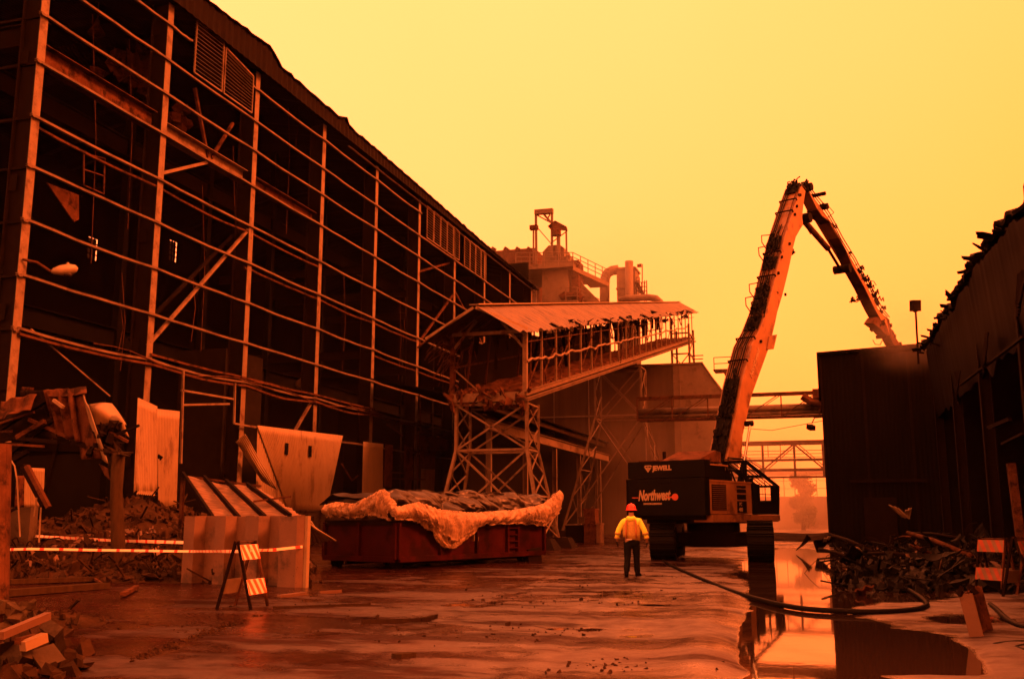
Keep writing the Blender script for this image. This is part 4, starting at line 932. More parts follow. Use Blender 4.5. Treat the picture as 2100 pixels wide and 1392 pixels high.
# welded edge flanges
b=MB();LL=[xl(*p,BW) for p in edgeL]
for s in(-1,1):
    for p,q in zip(LL,LL[1:]):b.beam((s*BW,p[0],p[1]),(s*BW,q[0],q[1]),.05,.05,(1,0,0))
b.build('boom_flange',orangep,boom)
b=MB();q=[xl(*p,BW+.02) for p in((1576,690),(1592,686),(1585,716),(1572,716))];b.prism(q,lambda y,z:(-BW-.1,y,z),lambda y,z:(BW+.06,y,z));b.build('bracket',orangep,boom)
q=[xl(*p,BW+.03) for p in((1540,774),(1553,728))];a=math.atan2(q[1][1]-q[0][1],q[1][0]-q[0][0])
text('Northwest',.34,.008,'lettering',letter,boom,Matrix.Translation((BW+.012,q[0][0]+.12,q[0][1]-.02))@Matrix.Rotation(a,4,'X')@Matrix(((0,0,1,0),(1,0,0,0),(0,1,0,0),(0,0,0,1))),.25,.01)
def onb(t):   # point along top face (t in 0..1 along edgeL) local y,z and outward normal
    k=t*(len(LL)-1);i=min(int(k),len(LL)-2);f=k-i;y=LL[i][0]*(1-f)+LL[i+1][0]*f;z=LL[i][1]*(1-f)+LL[i+1][1]*f
    d=V((0,LL[i+1][0]-LL[i][0],LL[i+1][1]-LL[i][1])).normalized();return V((0,y,z)),V((0,-d.z,d.y)),d
rx=random.Random(21)
for k in range(7):     # hose runs up the back of the boom
    x=-.33+.1*k;b=MB();pts=[]
    t0=rx.uniform(0,.05);t1=rx.choice((.62,.8,.97,.99))
    for i in range(34):
        p,n_,d=onb(t0+(t1-t0)*i/33);pts.append(p+V((x+.02*noise.noise(V((i*.4,k,0))),0,0))+n_*(.07+.04*noise.noise(V((i*.35,k*3,1)))))
    b.tube(pts,.028,6);b.build('boom_hose',black_m if k%3 else rust,boom)
for t,lw,h in((.03,.75,.22),(.09,.55,.2),(.16,.6,.2),(.24,.5,.18),(.45,.55,.2),(.52,.5,.22),(.57,.4,.18),(.66,.45,.16),(.74,.5,.2),(.985,.45,.2)):
    p,n_,d=onb(t);b=MB()
    b.beam(p-d*lw*.8+n_*.07,p+d*lw*.8+n_*.07,.62,.07,n_)
    for j in range(12):
        c=p+V((rx.uniform(-.3,.3),0,0))+d*rx.uniform(-lw,lw);b.tube([c+n_*.1,c+n_*rx.uniform(.16,.26)+d*.15,c+n_*rx.uniform(.14,.24)+d*.35+V((rx.uniform(-.1,.1),0,0)),c+n_*.1+d*.5],.032,5)
    for j in range(4):b.box(p+n_*.17+V((rx.uniform(-.25,.25),0,0))+d*rx.uniform(-lw,lw),(.14,.16,.12))
    b.build('hose_manifold',black_m,boom)
for t in(.3,.37,.62,.7,.84,.9):
    p,n_,d=onb(t);b=MB();b.beam(p+V((-.42,0,0))+n_*.14,p+V((.42,0,0))+n_*.14,.08,.05);b.beam(p+V((-.42,0,0)),p+V((-.42,0,0))+n_*.15,.05,.05);b.beam(p+V((.42,0,0)),p+V((.42,0,0))+n_*.15,.05,.05);b.build('hose_clamp',rust_d,boom)
for t,s in((.5,1),(.53,-1),(.58,-1),(.7,-1),(.75,-1)):
    p,n_,d=onb(t);b=MB();c=p+V((s*.35,0,0));b.tube([c-d*.4,c-d*.2+n_*.3+V((s*.15,0,0)),c+d*.15+n_*.42+V((s*.2,0,0)),c+d*.5+n_*.1],.025,6);b.build('loose_hose',black_m,boom)
b=MB()
for p_ in((1634,423),(1641,400),(1603,527),(1610,604),(1619,500),(1630,440),(1638,400),(1596,560),(1560,700)):
    y,z=xl(*p_,BW+.02);b.tube([(BW,y,z),(BW+.07,y,z)],.07,10)
for p_ in((1628,518),(1627,512),(1594,600)):
    y,z=xl(*p_,BW);b.chunk((BW-.1,y,z),(.2,.25,.25),rx)
b.build('pins',rust_d,boom)
# boom lift cylinders (chrome rods)
for s in(-1,1):
    b=MB();y0,z0=xl(1539,868,.62);y1,z1=xl(1526,948,.62);b.tube([(s*.62,y0,z0),(s*.62,y1,z1)],.055,10);o=b.build('boom_cylinder',chrome,exc)
    b=MB();b.tube([(s*.62,y1,z1),(s*.62,y1+(y1-y0)*.9,z1+(z1-z0)*.75)],.12,12);b.tube([(s*.40,y0,z0),(s*.72,y0,z0)],.12,12);b.build('cylinder_barrel',black_m,o,True)
# ---- stick / arm, descending toward the shed
AW=.26
up=[(1646,379),(1662,398),(1680,421),(1694,443),(1709,468),(1722,492),(1737,518),(1748,536),(1759,556),(1780,590),(1802,636),(1818,655)]
dn=[(1806,690),(1800,670),(1786,656),(1773,633),(1752,590),(1735,560),(1727,546),(1714,515),(1701,492),(1686,462),(1678,455),(1665,446),(1655,432),(1640,402)]
b=MB();b.prism([xl(*p,AW) for p in up]+[xl(*p,-AW) for p in dn],lambda y,z:(-AW,y,z),lambda y,z:(AW,y,z));arm=b.build('arm',orangep,exc)
b=MB();P_=[xl(*p,-AW) for p in ((1655,432),(1665,446),(1678,455),(1686,462),(1701,492),(1714,515),(1727,546),(1735,560),(1752,590),(1773,633),(1786,656))]
for (a0,a1),(c0,c1) in zip(P_,P_[1:]):
    b.add([(-AW-.02,a0,a1-.015),(AW+.02,a0,a1-.015),(AW+.02,c0,c1-.015),(-AW-.02,c0,c1-.015),(-AW-.02,a0,a1-.06),(AW+.02,a0,a1-.06),(AW+.02,c0,c1-.06),(-AW-.02,c0,c1-.06)],[(0,1,2,3),(7,6,5,4),(0,4,5,1),(1,5,6,2),(2,6,7,3),(3,7,4,0)])
b.build('underside_plate',rust,arm)
b=MB();y0,z0=xl(1645,449,0);y1,z1=xl(1698,510,0);y2,z2=xl(1727,558,0)
b.tube([(0,y0,z0),(0,y1,z1)],.15,12);b.build('arm_cylinder',rust,exc,True)
b=MB();b.tube([(0,y1,z1),(0,y2,z2)],.075,10);b.build('cylinder_rod',rust_d,exc,True)
b=MB()
for p_,r_ in(((1648,386),.2),((1645,449),.25),((1727,552),.22),((1681,426),.16),((1676,400),.1)):
    y,z=xl(*p_,0);b.tube([(-.43,y,z),(.43,y,z)],r_,14)
for k in range(0):
    y,z=xl(1640+rx.uniform(-12,12),384+rx.uniform(-8,8),0);b.chunk((rx.uniform(-.4,.4),y,z),(.25,.25,.25),rx)
b.each('pivot_pin',rust_d,exc)
b=MB()
for k in range(14):
    y,z=xl(1636+rx.uniform(-13,13),380+rx.uniform(-3,14),0);b.tube([(rx.uniform(-.4,.4),y,z),(rx.uniform(-.4,.4),y+.2,z+.25),(rx.uniform(-.4,.4),y+.35,z)],.04,5)
b.build('hose_loops',black_m,boom)
b=MB();UP=[xl(*p,0) for p in up]
for k in range(4):
    pts=[];x=-.18+.12*k
    for i,(y,z) in enumerate(UP):
        pts.append(V((x,y,z+.10+.04*math.sin(i*1.7+k))))
    b.tube(pts,.03,5)
b.each('arm_hose',black_m,arm)
b=MB()
for p_,s_ in(((1683,420),.35),((1705,465),.2),((1740,523),.2),((1762,552),.35),((1772,572),.4),((1780,585),.45),((1790,602),.4),((1798,618),.45),((1806,636),.4),((1768,575),.35),((1757,570),.3),((1750,612),.3)):
    y,z=xl(*p_,0)
    for k in range(5):
        c=V((rx.uniform(-.25,.25),y+rx.uniform(-.15,.15),z+rx.uniform(-.2,.12)));b.tube([c,c+V((.05,s_*.4,s_*.45)),c+V((0,s_*.9,s_*.1))],.035,5)
    b.chunk((0,y,z-.1),(s_*.8,s_*.6,s_*.4),rx)
b.each('arm_fitting',rust_d,arm)
for q_ in([(1684,425),(1700,424),(1710,436),(1700,445),(1694,446)],[(1752,545),(1760,540),(1768,556),(1764,570)],[(1764,560),(1780,575),(1792,577),(1797,585)],[(1790,697),(1795,706),(1805,707),(1810,697)],[(1656,470),(1662,480),(1668,478)],[(1750,610),(1756,620),(1768,612)]):
    b=MB();b.tube([(.1,)+xl(*p,.1) for p in q_],.022,5);b.build('loose_hose',rust_d,arm)
# ---- attachment (crusher jaw) biting the shed roof
b=MB();o_=[(1789,662),(1797,650),(1815,648),(1824,655),(1826,672),(1834,682),(1838,694),(1850,712),(1862,728),(1850,728),(1838,714),(1828,718),(1815,708),(1806,690),(1796,686),(1788,676)]
b.prism([xl(*p,.24 if i<10 else -.24) for i,p in enumerate(o_)],lambda y,z:(-.24,y,z),lambda y,z:(.24,y,z));att=b.build('crusher_attachment',rust,exc)
b=MB()
for p_ in((1800,662),(1818,668),(1808,690),(1826,690),(1838,706)):
    y,z=xl(*p_,0);b.tube([(-.29,y,z),(.29,y,z)],.11,12)
for k in range(22):
    t=rx.random();y,z=xl(1796+t*60+rx.uniform(-10,14),660+t*66+rx.uniform(-8,6),0);b.chunk((rx.uniform(-.25,.25),y,z),(.2,.3,.22),rx)
b.build('jaw_fittings',rust_d,att)
exc.location=ex_loc;exc.rotation_euler=(0,0,-HEAD)

# ================= PERSON =================
wk=thing('person','person in red hard hat, yellow hooded jacket, orange mesh vest and dark trousers walking away','person')
def skin(name,verts,edges,radii,m,parent,root=0,sub=2):
    me=bpy.data.meshes.new(name);me.from_pydata([V(v) for v in verts],edges,[]);o=bpy.data.objects.new(name,me);C.objects.link(o)
    s=o.modifiers.new('s','SKIN');s.use_smooth_shade=True
    for i,r_ in enumerate(radii):
        me.skin_vertices[0].data[i].radius=r_ if hasattr(r_,'__len__') else (r_,r_);me.skin_vertices[0].data[i].use_root=(i==root)
    q=o.modifiers.new('u','SUBSURF');q.levels=sub;q.render_levels=sub
    dg=bpy.context.evaluated_depsgraph_get();nm=bpy.data.meshes.new_from_object(o.evaluated_get(dg));bpy.data.objects.remove(o)
    nm.materials.clear();nm.materials.append(m);nm.name=name;nm.polygons.foreach_set('use_smooth',[True]*len(nm.polygons))
    k=bpy.data.objects.new(name,nm);C.objects.link(k);k.parent=parent;return k
# local: x right, y forward (away), z up.  mid-stride, right foot slightly ahead
body_v=[(0,0,.98),(0,.0,1.12),(0,.02,1.30),(0,.03,1.46),(0,.03,1.56),(0,.04,1.66),(0,.05,1.77),
 (-.19,.02,1.45),(-.345,.0,1.20),(-.385,.06,.97),(-.39,.09,.88),
 (.19,.02,1.45),(.345,.0,1.19),(.385,.05,.96),(.39,.08,.87),
 (-.10,0,.93),(-.11,-.04,.50),(-.125,-.24,.15),(-.14,-.10,.06),
 (.10,0,.93),(.11,.08,.52),(.12,.10,.10),(.15,.25,.05)]
body_e=[(0,1),(1,2),(2,3),(3,4),(4,5),(5,6),(3,7),(7,8),(8,9),(9,10),(3,11),(11,12),(12,13),(13,14),(0,15),(15,16),(16,17),(17,18),(0,19),(19,20),(20,21),(21,22)]
body_r=[(.17,.13),(.16,.12),(.18,.13),(.17,.12),.065,.085,.095,.075,.05,.036,.03,.075,.05,.036,.03,(.11,.11),.07,.05,(.05,.04),(.11,.11),.07,.05,(.05,.04)]
skin('body',body_v,body_e,body_r,skinm,wk)
# trousers
skin('trousers',[(0,0,1.02),(0,0,.93),(-.11,0,.84),(-.115,-.04,.50),(-.125,-.235,.18),(-.125,-.25,.13),(.11,0,.84),(.112,.08,.52),(.122,.105,.14),(.122,.105,.08)],[(0,1),(1,2),(2,3),(3,4),(4,5),(1,6),(6,7),(7,8),(8,9)],[(.20,.155),(.20,.16),.128,.092,.082,.085,.128,.092,.082,.085],jeans,wk)
# jacket with sleeves and hood
skin('jacket',[(0,0,1.00),(0,.01,1.15),(0,.02,1.32),(0,.03,1.46),(-.21,.02,1.44),(-.35,-.01,1.19),(-.39,.05,1.0),(.21,.02,1.44),(.35,-.01,1.18),(.39,.045,.99),(0,.01,1.56)],[(0,1),(1,2),(2,3),(3,4),(4,5),(5,6),(3,7),(7,8),(8,9),(3,10)],[(.215,.16),(.215,.16),(.22,.16),(.19,.14),.095,.075,.062,.095,.075,.062,(.10,.10)],hiviz,wk)
skin('hood',[(-.11,-.05,1.545),(-.06,-.11,1.52),(0,-.13,1.50),(.06,-.11,1.52),(.11,-.05,1.545)],[(0,1),(1,2),(2,3),(3,4)],[.055,.065,.07,.065,.055],hiviz,wk)
# sleeve reflective bands
b=MB()
for s in(-1,1):
    b.tube([(s*.355,.0,1.15),(s*.364,.01,1.10)],.084,16);b.tube([(s*.382,.04,1.03),(s*.388,.05,.99)],.074,16)
b.build('sleeve_band',vestm,wk,True)
# vest
b=MB();pr=[(.98,.225,.175),(1.1,.235,.18),(1.25,.238,.178),(1.38,.225,.165),(1.46,.175,.145),(1.50,.12,.11)]
vs_=[];n_=32
for z,rx_,ry_ in pr:
    for k in range(n_):
        a=2*math.pi*k/n_;f=1+.03*noise.noise(V((math.cos(a)*2,math.sin(a)*2,z*4)))
        skew=.05*math.cos(a) if z<1 else 0
        vs_.append((rx_*math.cos(a)*f,.01+ry_*math.sin(a)*f,z-skew))
b.add(vs_,[(i*n_+k,i*n_+(k+1)%n_,(i+1)*n_+(k+1)%n_,(i+1)*n_+k) for i in range(len(pr)-1) for k in range(n_)])
vest=b.build('vest',vestm,wk,True);vm=vest.modifiers.new('t','SOLIDIFY');vm.thickness=.01
b=MB()
for x in(-.13,.13):b.tube([(x,-.172,1.0),(x,-.182,1.2),(x,-.168,1.38),(x*.95,-.13,1.475)],.022,6)
b.build('vest_band',white if False else mat('vest_trim',(.7,.25,.08),.7),vest,True)
# head, hair, hard hat
b=MB();b.lathe((0,.045,1.56),[(.075,-.03),(.078,0),(.07,.04),(.078,.1),(.09,.16),(.088,.22),(.06,.26),(.01,.28)],20);hair=b.build('hair',black_m,wk,True)
b=MB();pr=[(.155,0),(.158,.012),(.128,.02),(.126,.06),(.115,.11),(.085,.15),(.04,.172),(.005,.178)];b.lathe((0,.05,1.735),pr,28)
b.tube([(0,-.06,1.80),(0,-.045,1.86),(0,.0,1.9),(0,.06,1.918),(0,.12,1.9)],.012,6)
for x in(-.05,.05):b.tube([(x,-.055,1.79),(x,-.04,1.85),(x,.0,1.885),(x,.06,1.90)],.009,6)
b.build('hard_hat',helm,wk,True)
# gloved hands, five fingers each, relaxed curl
for s in(-1,1):
    w_=V((s*.392,.075,.935));vsn=[w_,w_+V((0,.012,-.05)),w_+V((0,.02,-.09))];ed=[(0,1),(1,2)];ra=[.040,(.028,.044),(.022,.042)]
    for k in range(4):
        off=(k-1.5)*.02;ln=(.06,.072,.068,.052)[k];a=len(vsn)
        vsn+=[w_+V((0,.02+off,-.11)),w_+V((-s*.006,.025+off,-.11-ln*.5)),w_+V((-s*.022,.028+off,-.11-ln))]
        ed+=[(2,a),(a,a+1),(a+1,a+2)];ra+=[.0105,.0095,.008]
    a=len(vsn);vsn+=[w_+V((-s*.01,.055,-.055)),w_+V((-s*.02,.072,-.085)),w_+V((-s*.026,.075,-.11))];ed+=[(1,a),(a,a+1),(a+1,a+2)];ra+=[.012,.011,.009]
    skin('glove',vsn,ed,ra,glovem,wk,0,1)
# boots
for x,y,yaw in((-.13,-.26,.12),(.135,.12,-.25)):
    b=MB();M=Matrix.Rotation(yaw,3,'Z')
    rings=[(-.10,.05,.0,.11),(-.06,.055,0,.13),(.0,.052,0,.12),(.06,.05,0,.085),(.13,.055,0,.07),(.19,.045,0,.055),(.215,.02,0,.03)]
    vv=[];
    for yy,hw,z0,z1 in rings:
        for k in range(10):
            a=2*math.pi*k/10;vv.append(V((x,y,0))+M@V((hw*math.cos(a),yy,(z0+z1)/2+(z1-z0)/2*math.sin(a)+.005)))
    b.add(vv,[(i*10+k,i*10+(k+1)%10,(i+1)*10+(k+1)%10,(i+1)*10+k) for i in range(6) for k in range(10)]+[tuple(range(9,-1,-1)),tuple(range(60,70))])
    b.tube([V((x,y-.03,.07)),V((x,y-.03,.2))],[.06,.062],12);b.build('boot',black_m,wk,True)
b=MB();b.bb((-.12,-.185,.955),(.02,-.165,.975));b.build('belt_tag',white,wk)
wp=pZ(1297,1182);wk.location=wp+V((0,0,.01));wk.rotation_euler=(0,0,R(6));wk.scale=(1.0,1.0,.985)
# ================= ROLL-OFF DUMPSTER =================
A=pZ(695,1160);Bf=pZ(813,1168);Cr=pZ(1112,1150)
ux=(Cr-Bf);LD=ux.length;ux.normalize();uy=V((-ux.y,ux.x,0))
WD=3.0;
def D(s,w,z):return Bf+ux*s+uy*w+V((0,0,z))    # s along length, w inward (left/back), z up
A=D(0,WD,0)
sk=LD/10.4
du=thing('dumpster','long dark red roll-off dumpster on rollers','dumpster',Bf)
zb,zt=.30,1.38
b=MB()
for (s0,w0,s1,w1) in((0,0,LD,0),(0,WD,LD,WD),(0,0,0,WD),(LD,0,LD,WD)):
    b.beam(D(s0,w0,(zb+zt)/2),D(s1,w1,(zb+zt)/2),.06,zt-zb)
b.beam(D(0,WD/2,zb+.04),D(LD,WD/2,zb+.04),WD,.08);du_b=b.build('body',redp,du)
b=MB()
for s0,w0,s1,w1 in((0,-.04,LD,-.04),(0,WD+.04,LD,WD+.04),(-.03,0,-.03,WD),(LD+.03,0,LD+.03,WD)):
    b.beam(D(s0,w0,zt),D(s1,w1,zt),.12,.14)
b.build('top_rail',rust_d,du)
b=MB()
for s in(0,2.6*sk,5.1*sk,7.4*sk,8.2*sk,LD):b.beam(D(s,-.08,zb),D(s,-.08,zt),.12,.1,ux)
for w in(0,WD*.5,WD):b.beam(D(-.08,w,zb),D(-.08,w,zt),.1,.12,ux)
b.beam(D(0,-.1,zb),D(LD,-.1,zb),.1,.16);b.beam(D(-.1,0,zb),D(-.1,WD,zb),.1,.16)
for k in range(4):b.beam(D(7.4*sk,-.1,zb+.22+k*.22),D(8.2*sk,-.1,zb+.22+k*.22),.05,.04)
b.build('side_ribs',redp,du)
b=MB();b.beam(D(.2,.7,.2),D(LD-.3,.7,.2),.1,.2);b.beam(D(.2,WD-.7,.2),D(LD-.3,WD-.7,.2),.1,.2);b.beam(D(LD-1.0,-.05,.18),D(LD-.2,-.05,.25),.1,.5);b.build('skid_rail',rust_d,du)
for s in(.25,LD-.9):
    for w in(.25,WD-.25):
        b=MB();b.tube([D(s,w-.12,.17),D(s,w+.12,.17)],.17,16);b.build('roller',black_m,du)
b=MB();b.beam(D(3.6,-.07,1.0),D(3.6,-.07,.78),.12,.02,ux);b.beam(D(3.8,-.07,.92),D(3.8,-.07,.78),.14,.02,ux);b.build('sticker',siding,du)
# tarp : one heavy sheet with drawn folds, resting on the heap
def tz(u,v):     # height profile
    p=V((u*5.5,v*2.2,0));ed=min(1,6*v)*min(1,6*(1-v))
    base=1.38+.98*min(1,max(0,u)*40+.55)
    zz=base-.25*(1-ed)+.12*noise.noise(V((u*4,v*2,5)))*ed
    return zz
def tarp(u,v):
    s=-.2+(LD+.45)*u
    if v<.42:          # hanging front side down over the plastic
        k=v/.42;q_=V((u*7+k*.9,k*.8,2));fold=.34*(.5-1.6*abs(noise.noise(q_)))+.16*(.5-1.8*abs(noise.noise(q_*2.3)))+.07*(.5-1.8*abs(noise.noise(q_*5.1)))
        low=.70+.34*noise.noise(V((u*4.1,3,1)))+.1*math.sin(u*9)
        low*= (1.0 if u<.96 else .6)
        top=2.38+.09*noise.noise(V((u*7,0,2)))+.03*math.sin(u*40)
        if u<.06:top-=.25*(1-u/.06)
        z=top-low*(1-k)**1.15;w=-.18+.55*k+fold*(1-k*.55)
        if k>.93:w+=.05
        return D(s,w,z)
    k=(v-.42)/.58;top=2.38+.09*noise.noise(V((u*7,0,2)))+.03*math.sin(u*40)
    z=top-.12*math.sin(math.pi*k)-.45*max(0,k-.8)/.2+.05*noise.noise(V((u*14,k*5,3)))
    if u<.06:z-=.25*(1-u/.06)*(1-k)
    return D(s,.37+(WD-.2)*k,z)
b=MB();b.grid(tarp,360,50,.02);tp=b.build('tarp',tarpm,None,True,loc=D(LD/2,WD/2,2));tag(tp,'crumpled black tarp draped over the dumpster heap','tarp')
b=MB()
b.grid(lambda u,v:D(-.02-.05*math.sin(v*20),WD*v,2.1-.55*u+.1*noise.noise(V((v*5,u*2,0)))),10,30,.02)
tp2=b.build('tarp_flap',tarpm,tp,True)
# plastic sheeting : bunched roll along the rim plus a hanging swag
def roll(px,rad,A_,B_,off,seed,nseg=90):
    P0=[pV(x,y,A_,B_,off) for x,y in px];L_=[0]
    for p,q in zip(P0,P0[1:]):L_.append(L_[-1]+(q-p).length)
    def at(t):
        t*=L_[-1]
        for i in range(len(P0)-1):
            if t<=L_[i+1]+1e-6:
                f=(t-L_[i])/(L_[i+1]-L_[i]+1e-9);f=f*f*(3-2*f)*.5+f*.5;return P0[i].lerp(P0[i+1],f),rad[i]+(rad[i+1]-rad[i])*f
        return P0[-1],rad[-1]
    b=MB();n_=40;nseg*=4;vs=[]
    for i in range(nseg+1):
        p,r_=at(i/nseg);q,_=at(min(1,i/nseg+.01));o_,_=at(max(0,i/nseg-.01));d=nrm(q-o_);u=nrm(d.cross(V((0,0,1))),V((1,0,0)));w=d.cross(u)
        for k in range(n_):
            a=2*math.pi*k/n_;c=V((math.cos(a)*1.3,math.sin(a)*1.3,i*.13+seed*10))
            c.z=i*.0325+seed*10;cc=V((c.x*2.2,c.y*2.2,c.z*9));rr_=r_*(.72+.45*noise.noise(c)+.30*(1-2*abs(noise.noise(cc)))+.24*(1-2.6*abs(noise.noise(V((math.cos(a)*.7,math.sin(a)*.7+seed,i*.16)))))+.12*(1-2.6*abs(noise.noise(V((math.cos(a)*1.2,math.sin(a)*1.2+seed,i*.4))))))
            vs.append(p+(u*math.cos(a)+w*math.sin(a))*rr_)
    b.add(vs,[(i*n_+k,i*n_+(k+1)%n_,(i+1)*n_+(k+1)%n_,(i+1)*n_+k) for i in range(nseg) for k in range(n_)]+[tuple(range(n_-1,-1,-1)),tuple(range(nseg*n_,(nseg+1)*n_))]);return b
b=roll([(805,1052),(840,1047),(868,1055),(888,1072),(896,1098),(912,1118),(930,1120),(950,1104),(965,1082),(990,1066),(1040,1058),(1080,1062),(1105,1058),(1125,1044),(1140,1024),(1138,1012)],[x*.5 for x in (.17,.22,.2,.17,.16,.14,.14,.14,.13,.12,.12,.16,.22,.3,.36,.2)],Bf,Cr,.22,1,150)
def film(b,top,bot,A_,B_,off,seed,nu=420,nv=26,amp=.11):
    def pl2(P_,t):
        L_=[0]
        for p,q in zip(P_,P_[1:]):L_.append(L_[-1]+abs(q[0]-p[0])+.5*abs(q[1]-p[1])+1e-6)
        x=t*L_[-1]
        for i in range(len(P_)-1):
            if x<=L_[i+1]+1e-9:
                f=(x-L_[i])/(L_[i+1]-L_[i]);return P_[i][0]+(P_[i+1][0]-P_[i][0])*f,P_[i][1]+(P_[i+1][1]-P_[i][1])*f
        return P_[-1]
    d_=(B_-A_).normalized();N_=V((d_.y,-d_.x,0))
    def f(u,v):
        a_=pl2(top,u);c_=pl2(bot,u);L0=(a_[0]-bot[0][0])/(bot[-1][0]-bot[0][0])
        px=a_[0]*(1-v)+c_[0]*v;py=a_[1]*(1-v)+c_[1]*v+3.5*noise.noise(V((u*30,seed,v*2)))*v
        p=pV(px,py,A_,B_,off)
        s_=u*(bot[-1][0]-bot[0][0])/9.
        r1=1-2*abs(noise.noise(V((s_*.55+.25*v,v*.9,seed))));r2=1-2*abs(noise.noise(V((s_*1.5-.3*v,v*1.3,seed+4))));r3=1-2*abs(noise.noise(V((s_*3.4+v,v*3,seed+9))))
        bulge=.16*math.sin(math.pi*min(1,v*1.1))
        return p+N_*(bulge+amp*r1+amp*.55*r2+amp*.28*r3)+V((0,0,.03*r2))
    b.grid(f,nu,nv,.004)
film(b,[(800,1042),(850,1030),(900,1046),(960,1052),(1050,1046),(1110,1034),(1143,1006)],[(804,1066),(850,1070),(886,1096),(918,1122),(948,1108),(985,1078),(1060,1074),(1110,1080),(1144,1052)],Bf,Cr,.12,3)
film(b,[(840,1040),(900,1050),(960,1056),(1010,1052)],[(850,1060),(890,1084),(925,1112),(970,1082),(1010,1068)],Bf,Cr,.26,13,200,20,.12)
film(b,[(1070,1046),(1110,1032),(1140,1006)],[(1075,1066),(1112,1072),(1146,1044)],Bf,Cr,.28,23,140,20,.12)
# swag web inside the loop
wq=[(893,1066),(965,1074),(935,1114),(908,1110)];WQ=[pV(*p,Bf,Cr,.18) for p in wq]
b.grid(corr(WQ[0],WQ[1],WQ[2],WQ[3],6,.05,sag=.12,wob=.08,seed=4),60,16,.008)
ps=b.build('plastic_sheeting',pl,None,True,loc=D(3,0,1.2));tag(ps,'pale translucent plastic sheeting bunched and swagging over the long side of the dumpster','plastic sheet')
b=roll([(676,1050),(690,1044),(710,1049),(735,1044),(752,1042),(770,1030),(789,1012),(797,1030),(806,1046)],[x*.55 for x in (.2,.3,.22,.2,.2,.22,.22,.3,.24)],A,Bf,.32,5,80)
film(b,[(676,1036),(700,1030),(735,1034),(770,1016),(790,1004),(808,1036)],[(674,1062),(700,1060),(735,1064),(770,1058),(806,1068)],A,Bf,.18,33,300,22,.12)
ps2=b.build('plastic_sheeting',pl,None,True,loc=D(0,1.5,1.4));tag(ps2,'lumpy roll of pale plastic peaking at the left end of the dumpster','plastic sheet')
# ================= RIBBED STEEL BIN WALL =================
a=pZ(389,1196);c=pZ(629,1206);bu=(c-a);BLn=bu.length;bu.normalize();bn=V((-bu.y,bu.x,0))
bi=thing('steel_barrier','low rust-stained steel barrier wall with wide vertical ribs behind the striped barricade','barrier wall',a)
def Bp(s,w,z):return a+bu*s+bn*w+V((0,0,z))
ht_=1.56;b=MB();prof=[];s=0
rib=[(0,.06),(.42,.06),(.55,0.2),(.62,.2)]
k=BLn/3.9;prof=[(0,0),(.35*k,0),(.42*k,-.0)]
pts=[(0,-.26),(.36*k,-.26),(.48*k,0),(1.06*k,0),(1.10*k,-.26),(1.44*k,-.26),(1.56*k,0),(2.10*k,0),(2.14*k,-.26),(2.54*k,-.26),(2.66*k,0),(3.18*k,0),(3.24*k,-.26),(3.78*k,-.26),(3.9*k,-.15)]
def binw(u,v):
    t=u*(len(pts)-1);i=min(int(t),len(pts)-2);f=t-i;s_=pts[i][0]+(pts[i+1][0]-pts[i][0])*f;w=pts[i][1]+(pts[i+1][1]-pts[i][1])*f
    return Bp(s_,w+.012*noise.noise(V((s_*2,v*3,0))),ht_*v+(.03*noise.noise(V((s_*3,9,0))) if v>.9 else 0)+.03*(1-v))
b.grid(binw,14*4,12,.03);b.build('front_wall',binm,bi)
b=MB();b.beam(Bp(0,.1,ht_-.06),Bp(BLn,.1,ht_-.06),.14,.1);b.beam(Bp(0,.1,.1),Bp(BLn,.1,.1),.14,.16)
for s in(.6,1.7,2.8):b.beam(Bp(s,.12,.1),Bp(s,.9,.1),.1,.1);b.beam(Bp(s,.9,.1),Bp(s,.12,1.2),.08,.08)
b.build('rear_frame',rust_d,bi)
b=MB();b.beam(Bp(BLn+.02,-.1,0),Bp(BLn+.02,-.1,ht_),.10,.14,bu);b.build('corner_post',siding,bi)
b=MB()
rbn=random.Random(4)
for k in range(26):
    z=rbn.uniform(.1,1.3);q=Bp(BLn-.1+rbn.uniform(-.06,.02),-.18,z);b.chunk(q,(.08,.03,rbn.uniform(.05,.2)),rbn)
q=Bp(1.0,-.18,.35);b.chunk(q,(.2,.06,.25),rbn);q=Bp(3.2,-.1,.12);b.chunk(q,(.3,.06,.1),rbn)
b.each('rust_scab',rust_d,bi)
# collapsed roof panel with purlins, leaning behind the bin
rp=thing('roof_panel','collapsed corrugated roof panel with dark purlins sloping down behind the ribbed barrier','roof panel',(-17,25,0))
Q1=[pY(376,977,27),pY(535,1003,27),pY(628,1062,23.6),pY(438,1070,23.6)]
b=MB();b.grid(corr(Q1[3],Q1[0],Q1[1],Q1[2],17,.03,sag=.1,wob=.12,seed=6),26*5,14,.015);b.build('corrugated_sheet',mat('roof_panel_tin',(.26,.15,.10),.6,0,.3,2),rp,True)
b=MB();Qn=nrm((Q1[1]-Q1[0]).cross(Q1[3]-Q1[0]));Qn=Qn if Qn.z>0 else -Qn
for t in(.0,.28,.56,.83):
    p=Q1[0].lerp(Q1[1],t)+Qn*.08;q=Q1[3].lerp(Q1[2],t)+Qn*.08;b=MB();b.beam(p+(p-q)*.02,q,.08,.12);b.build('purlin',rust_d,rp)
b=MB();b.beam(Q1[0]+Qn*.02,Q1[1]+Qn*.1,.06,.06);b.beam(pY(520,1028,25),pY(597,1018,25.2),.05,.05);b.beam(pY(430,1063,24),pY(430,1063,24)-V((0,0,1.5)),.1,.1);b.beam(Q1[0],Q1[0]-V((0,0,2.4)),.1,.1);b.build('rail',rust,rp)
rl=random.Random(31)
b=MB()
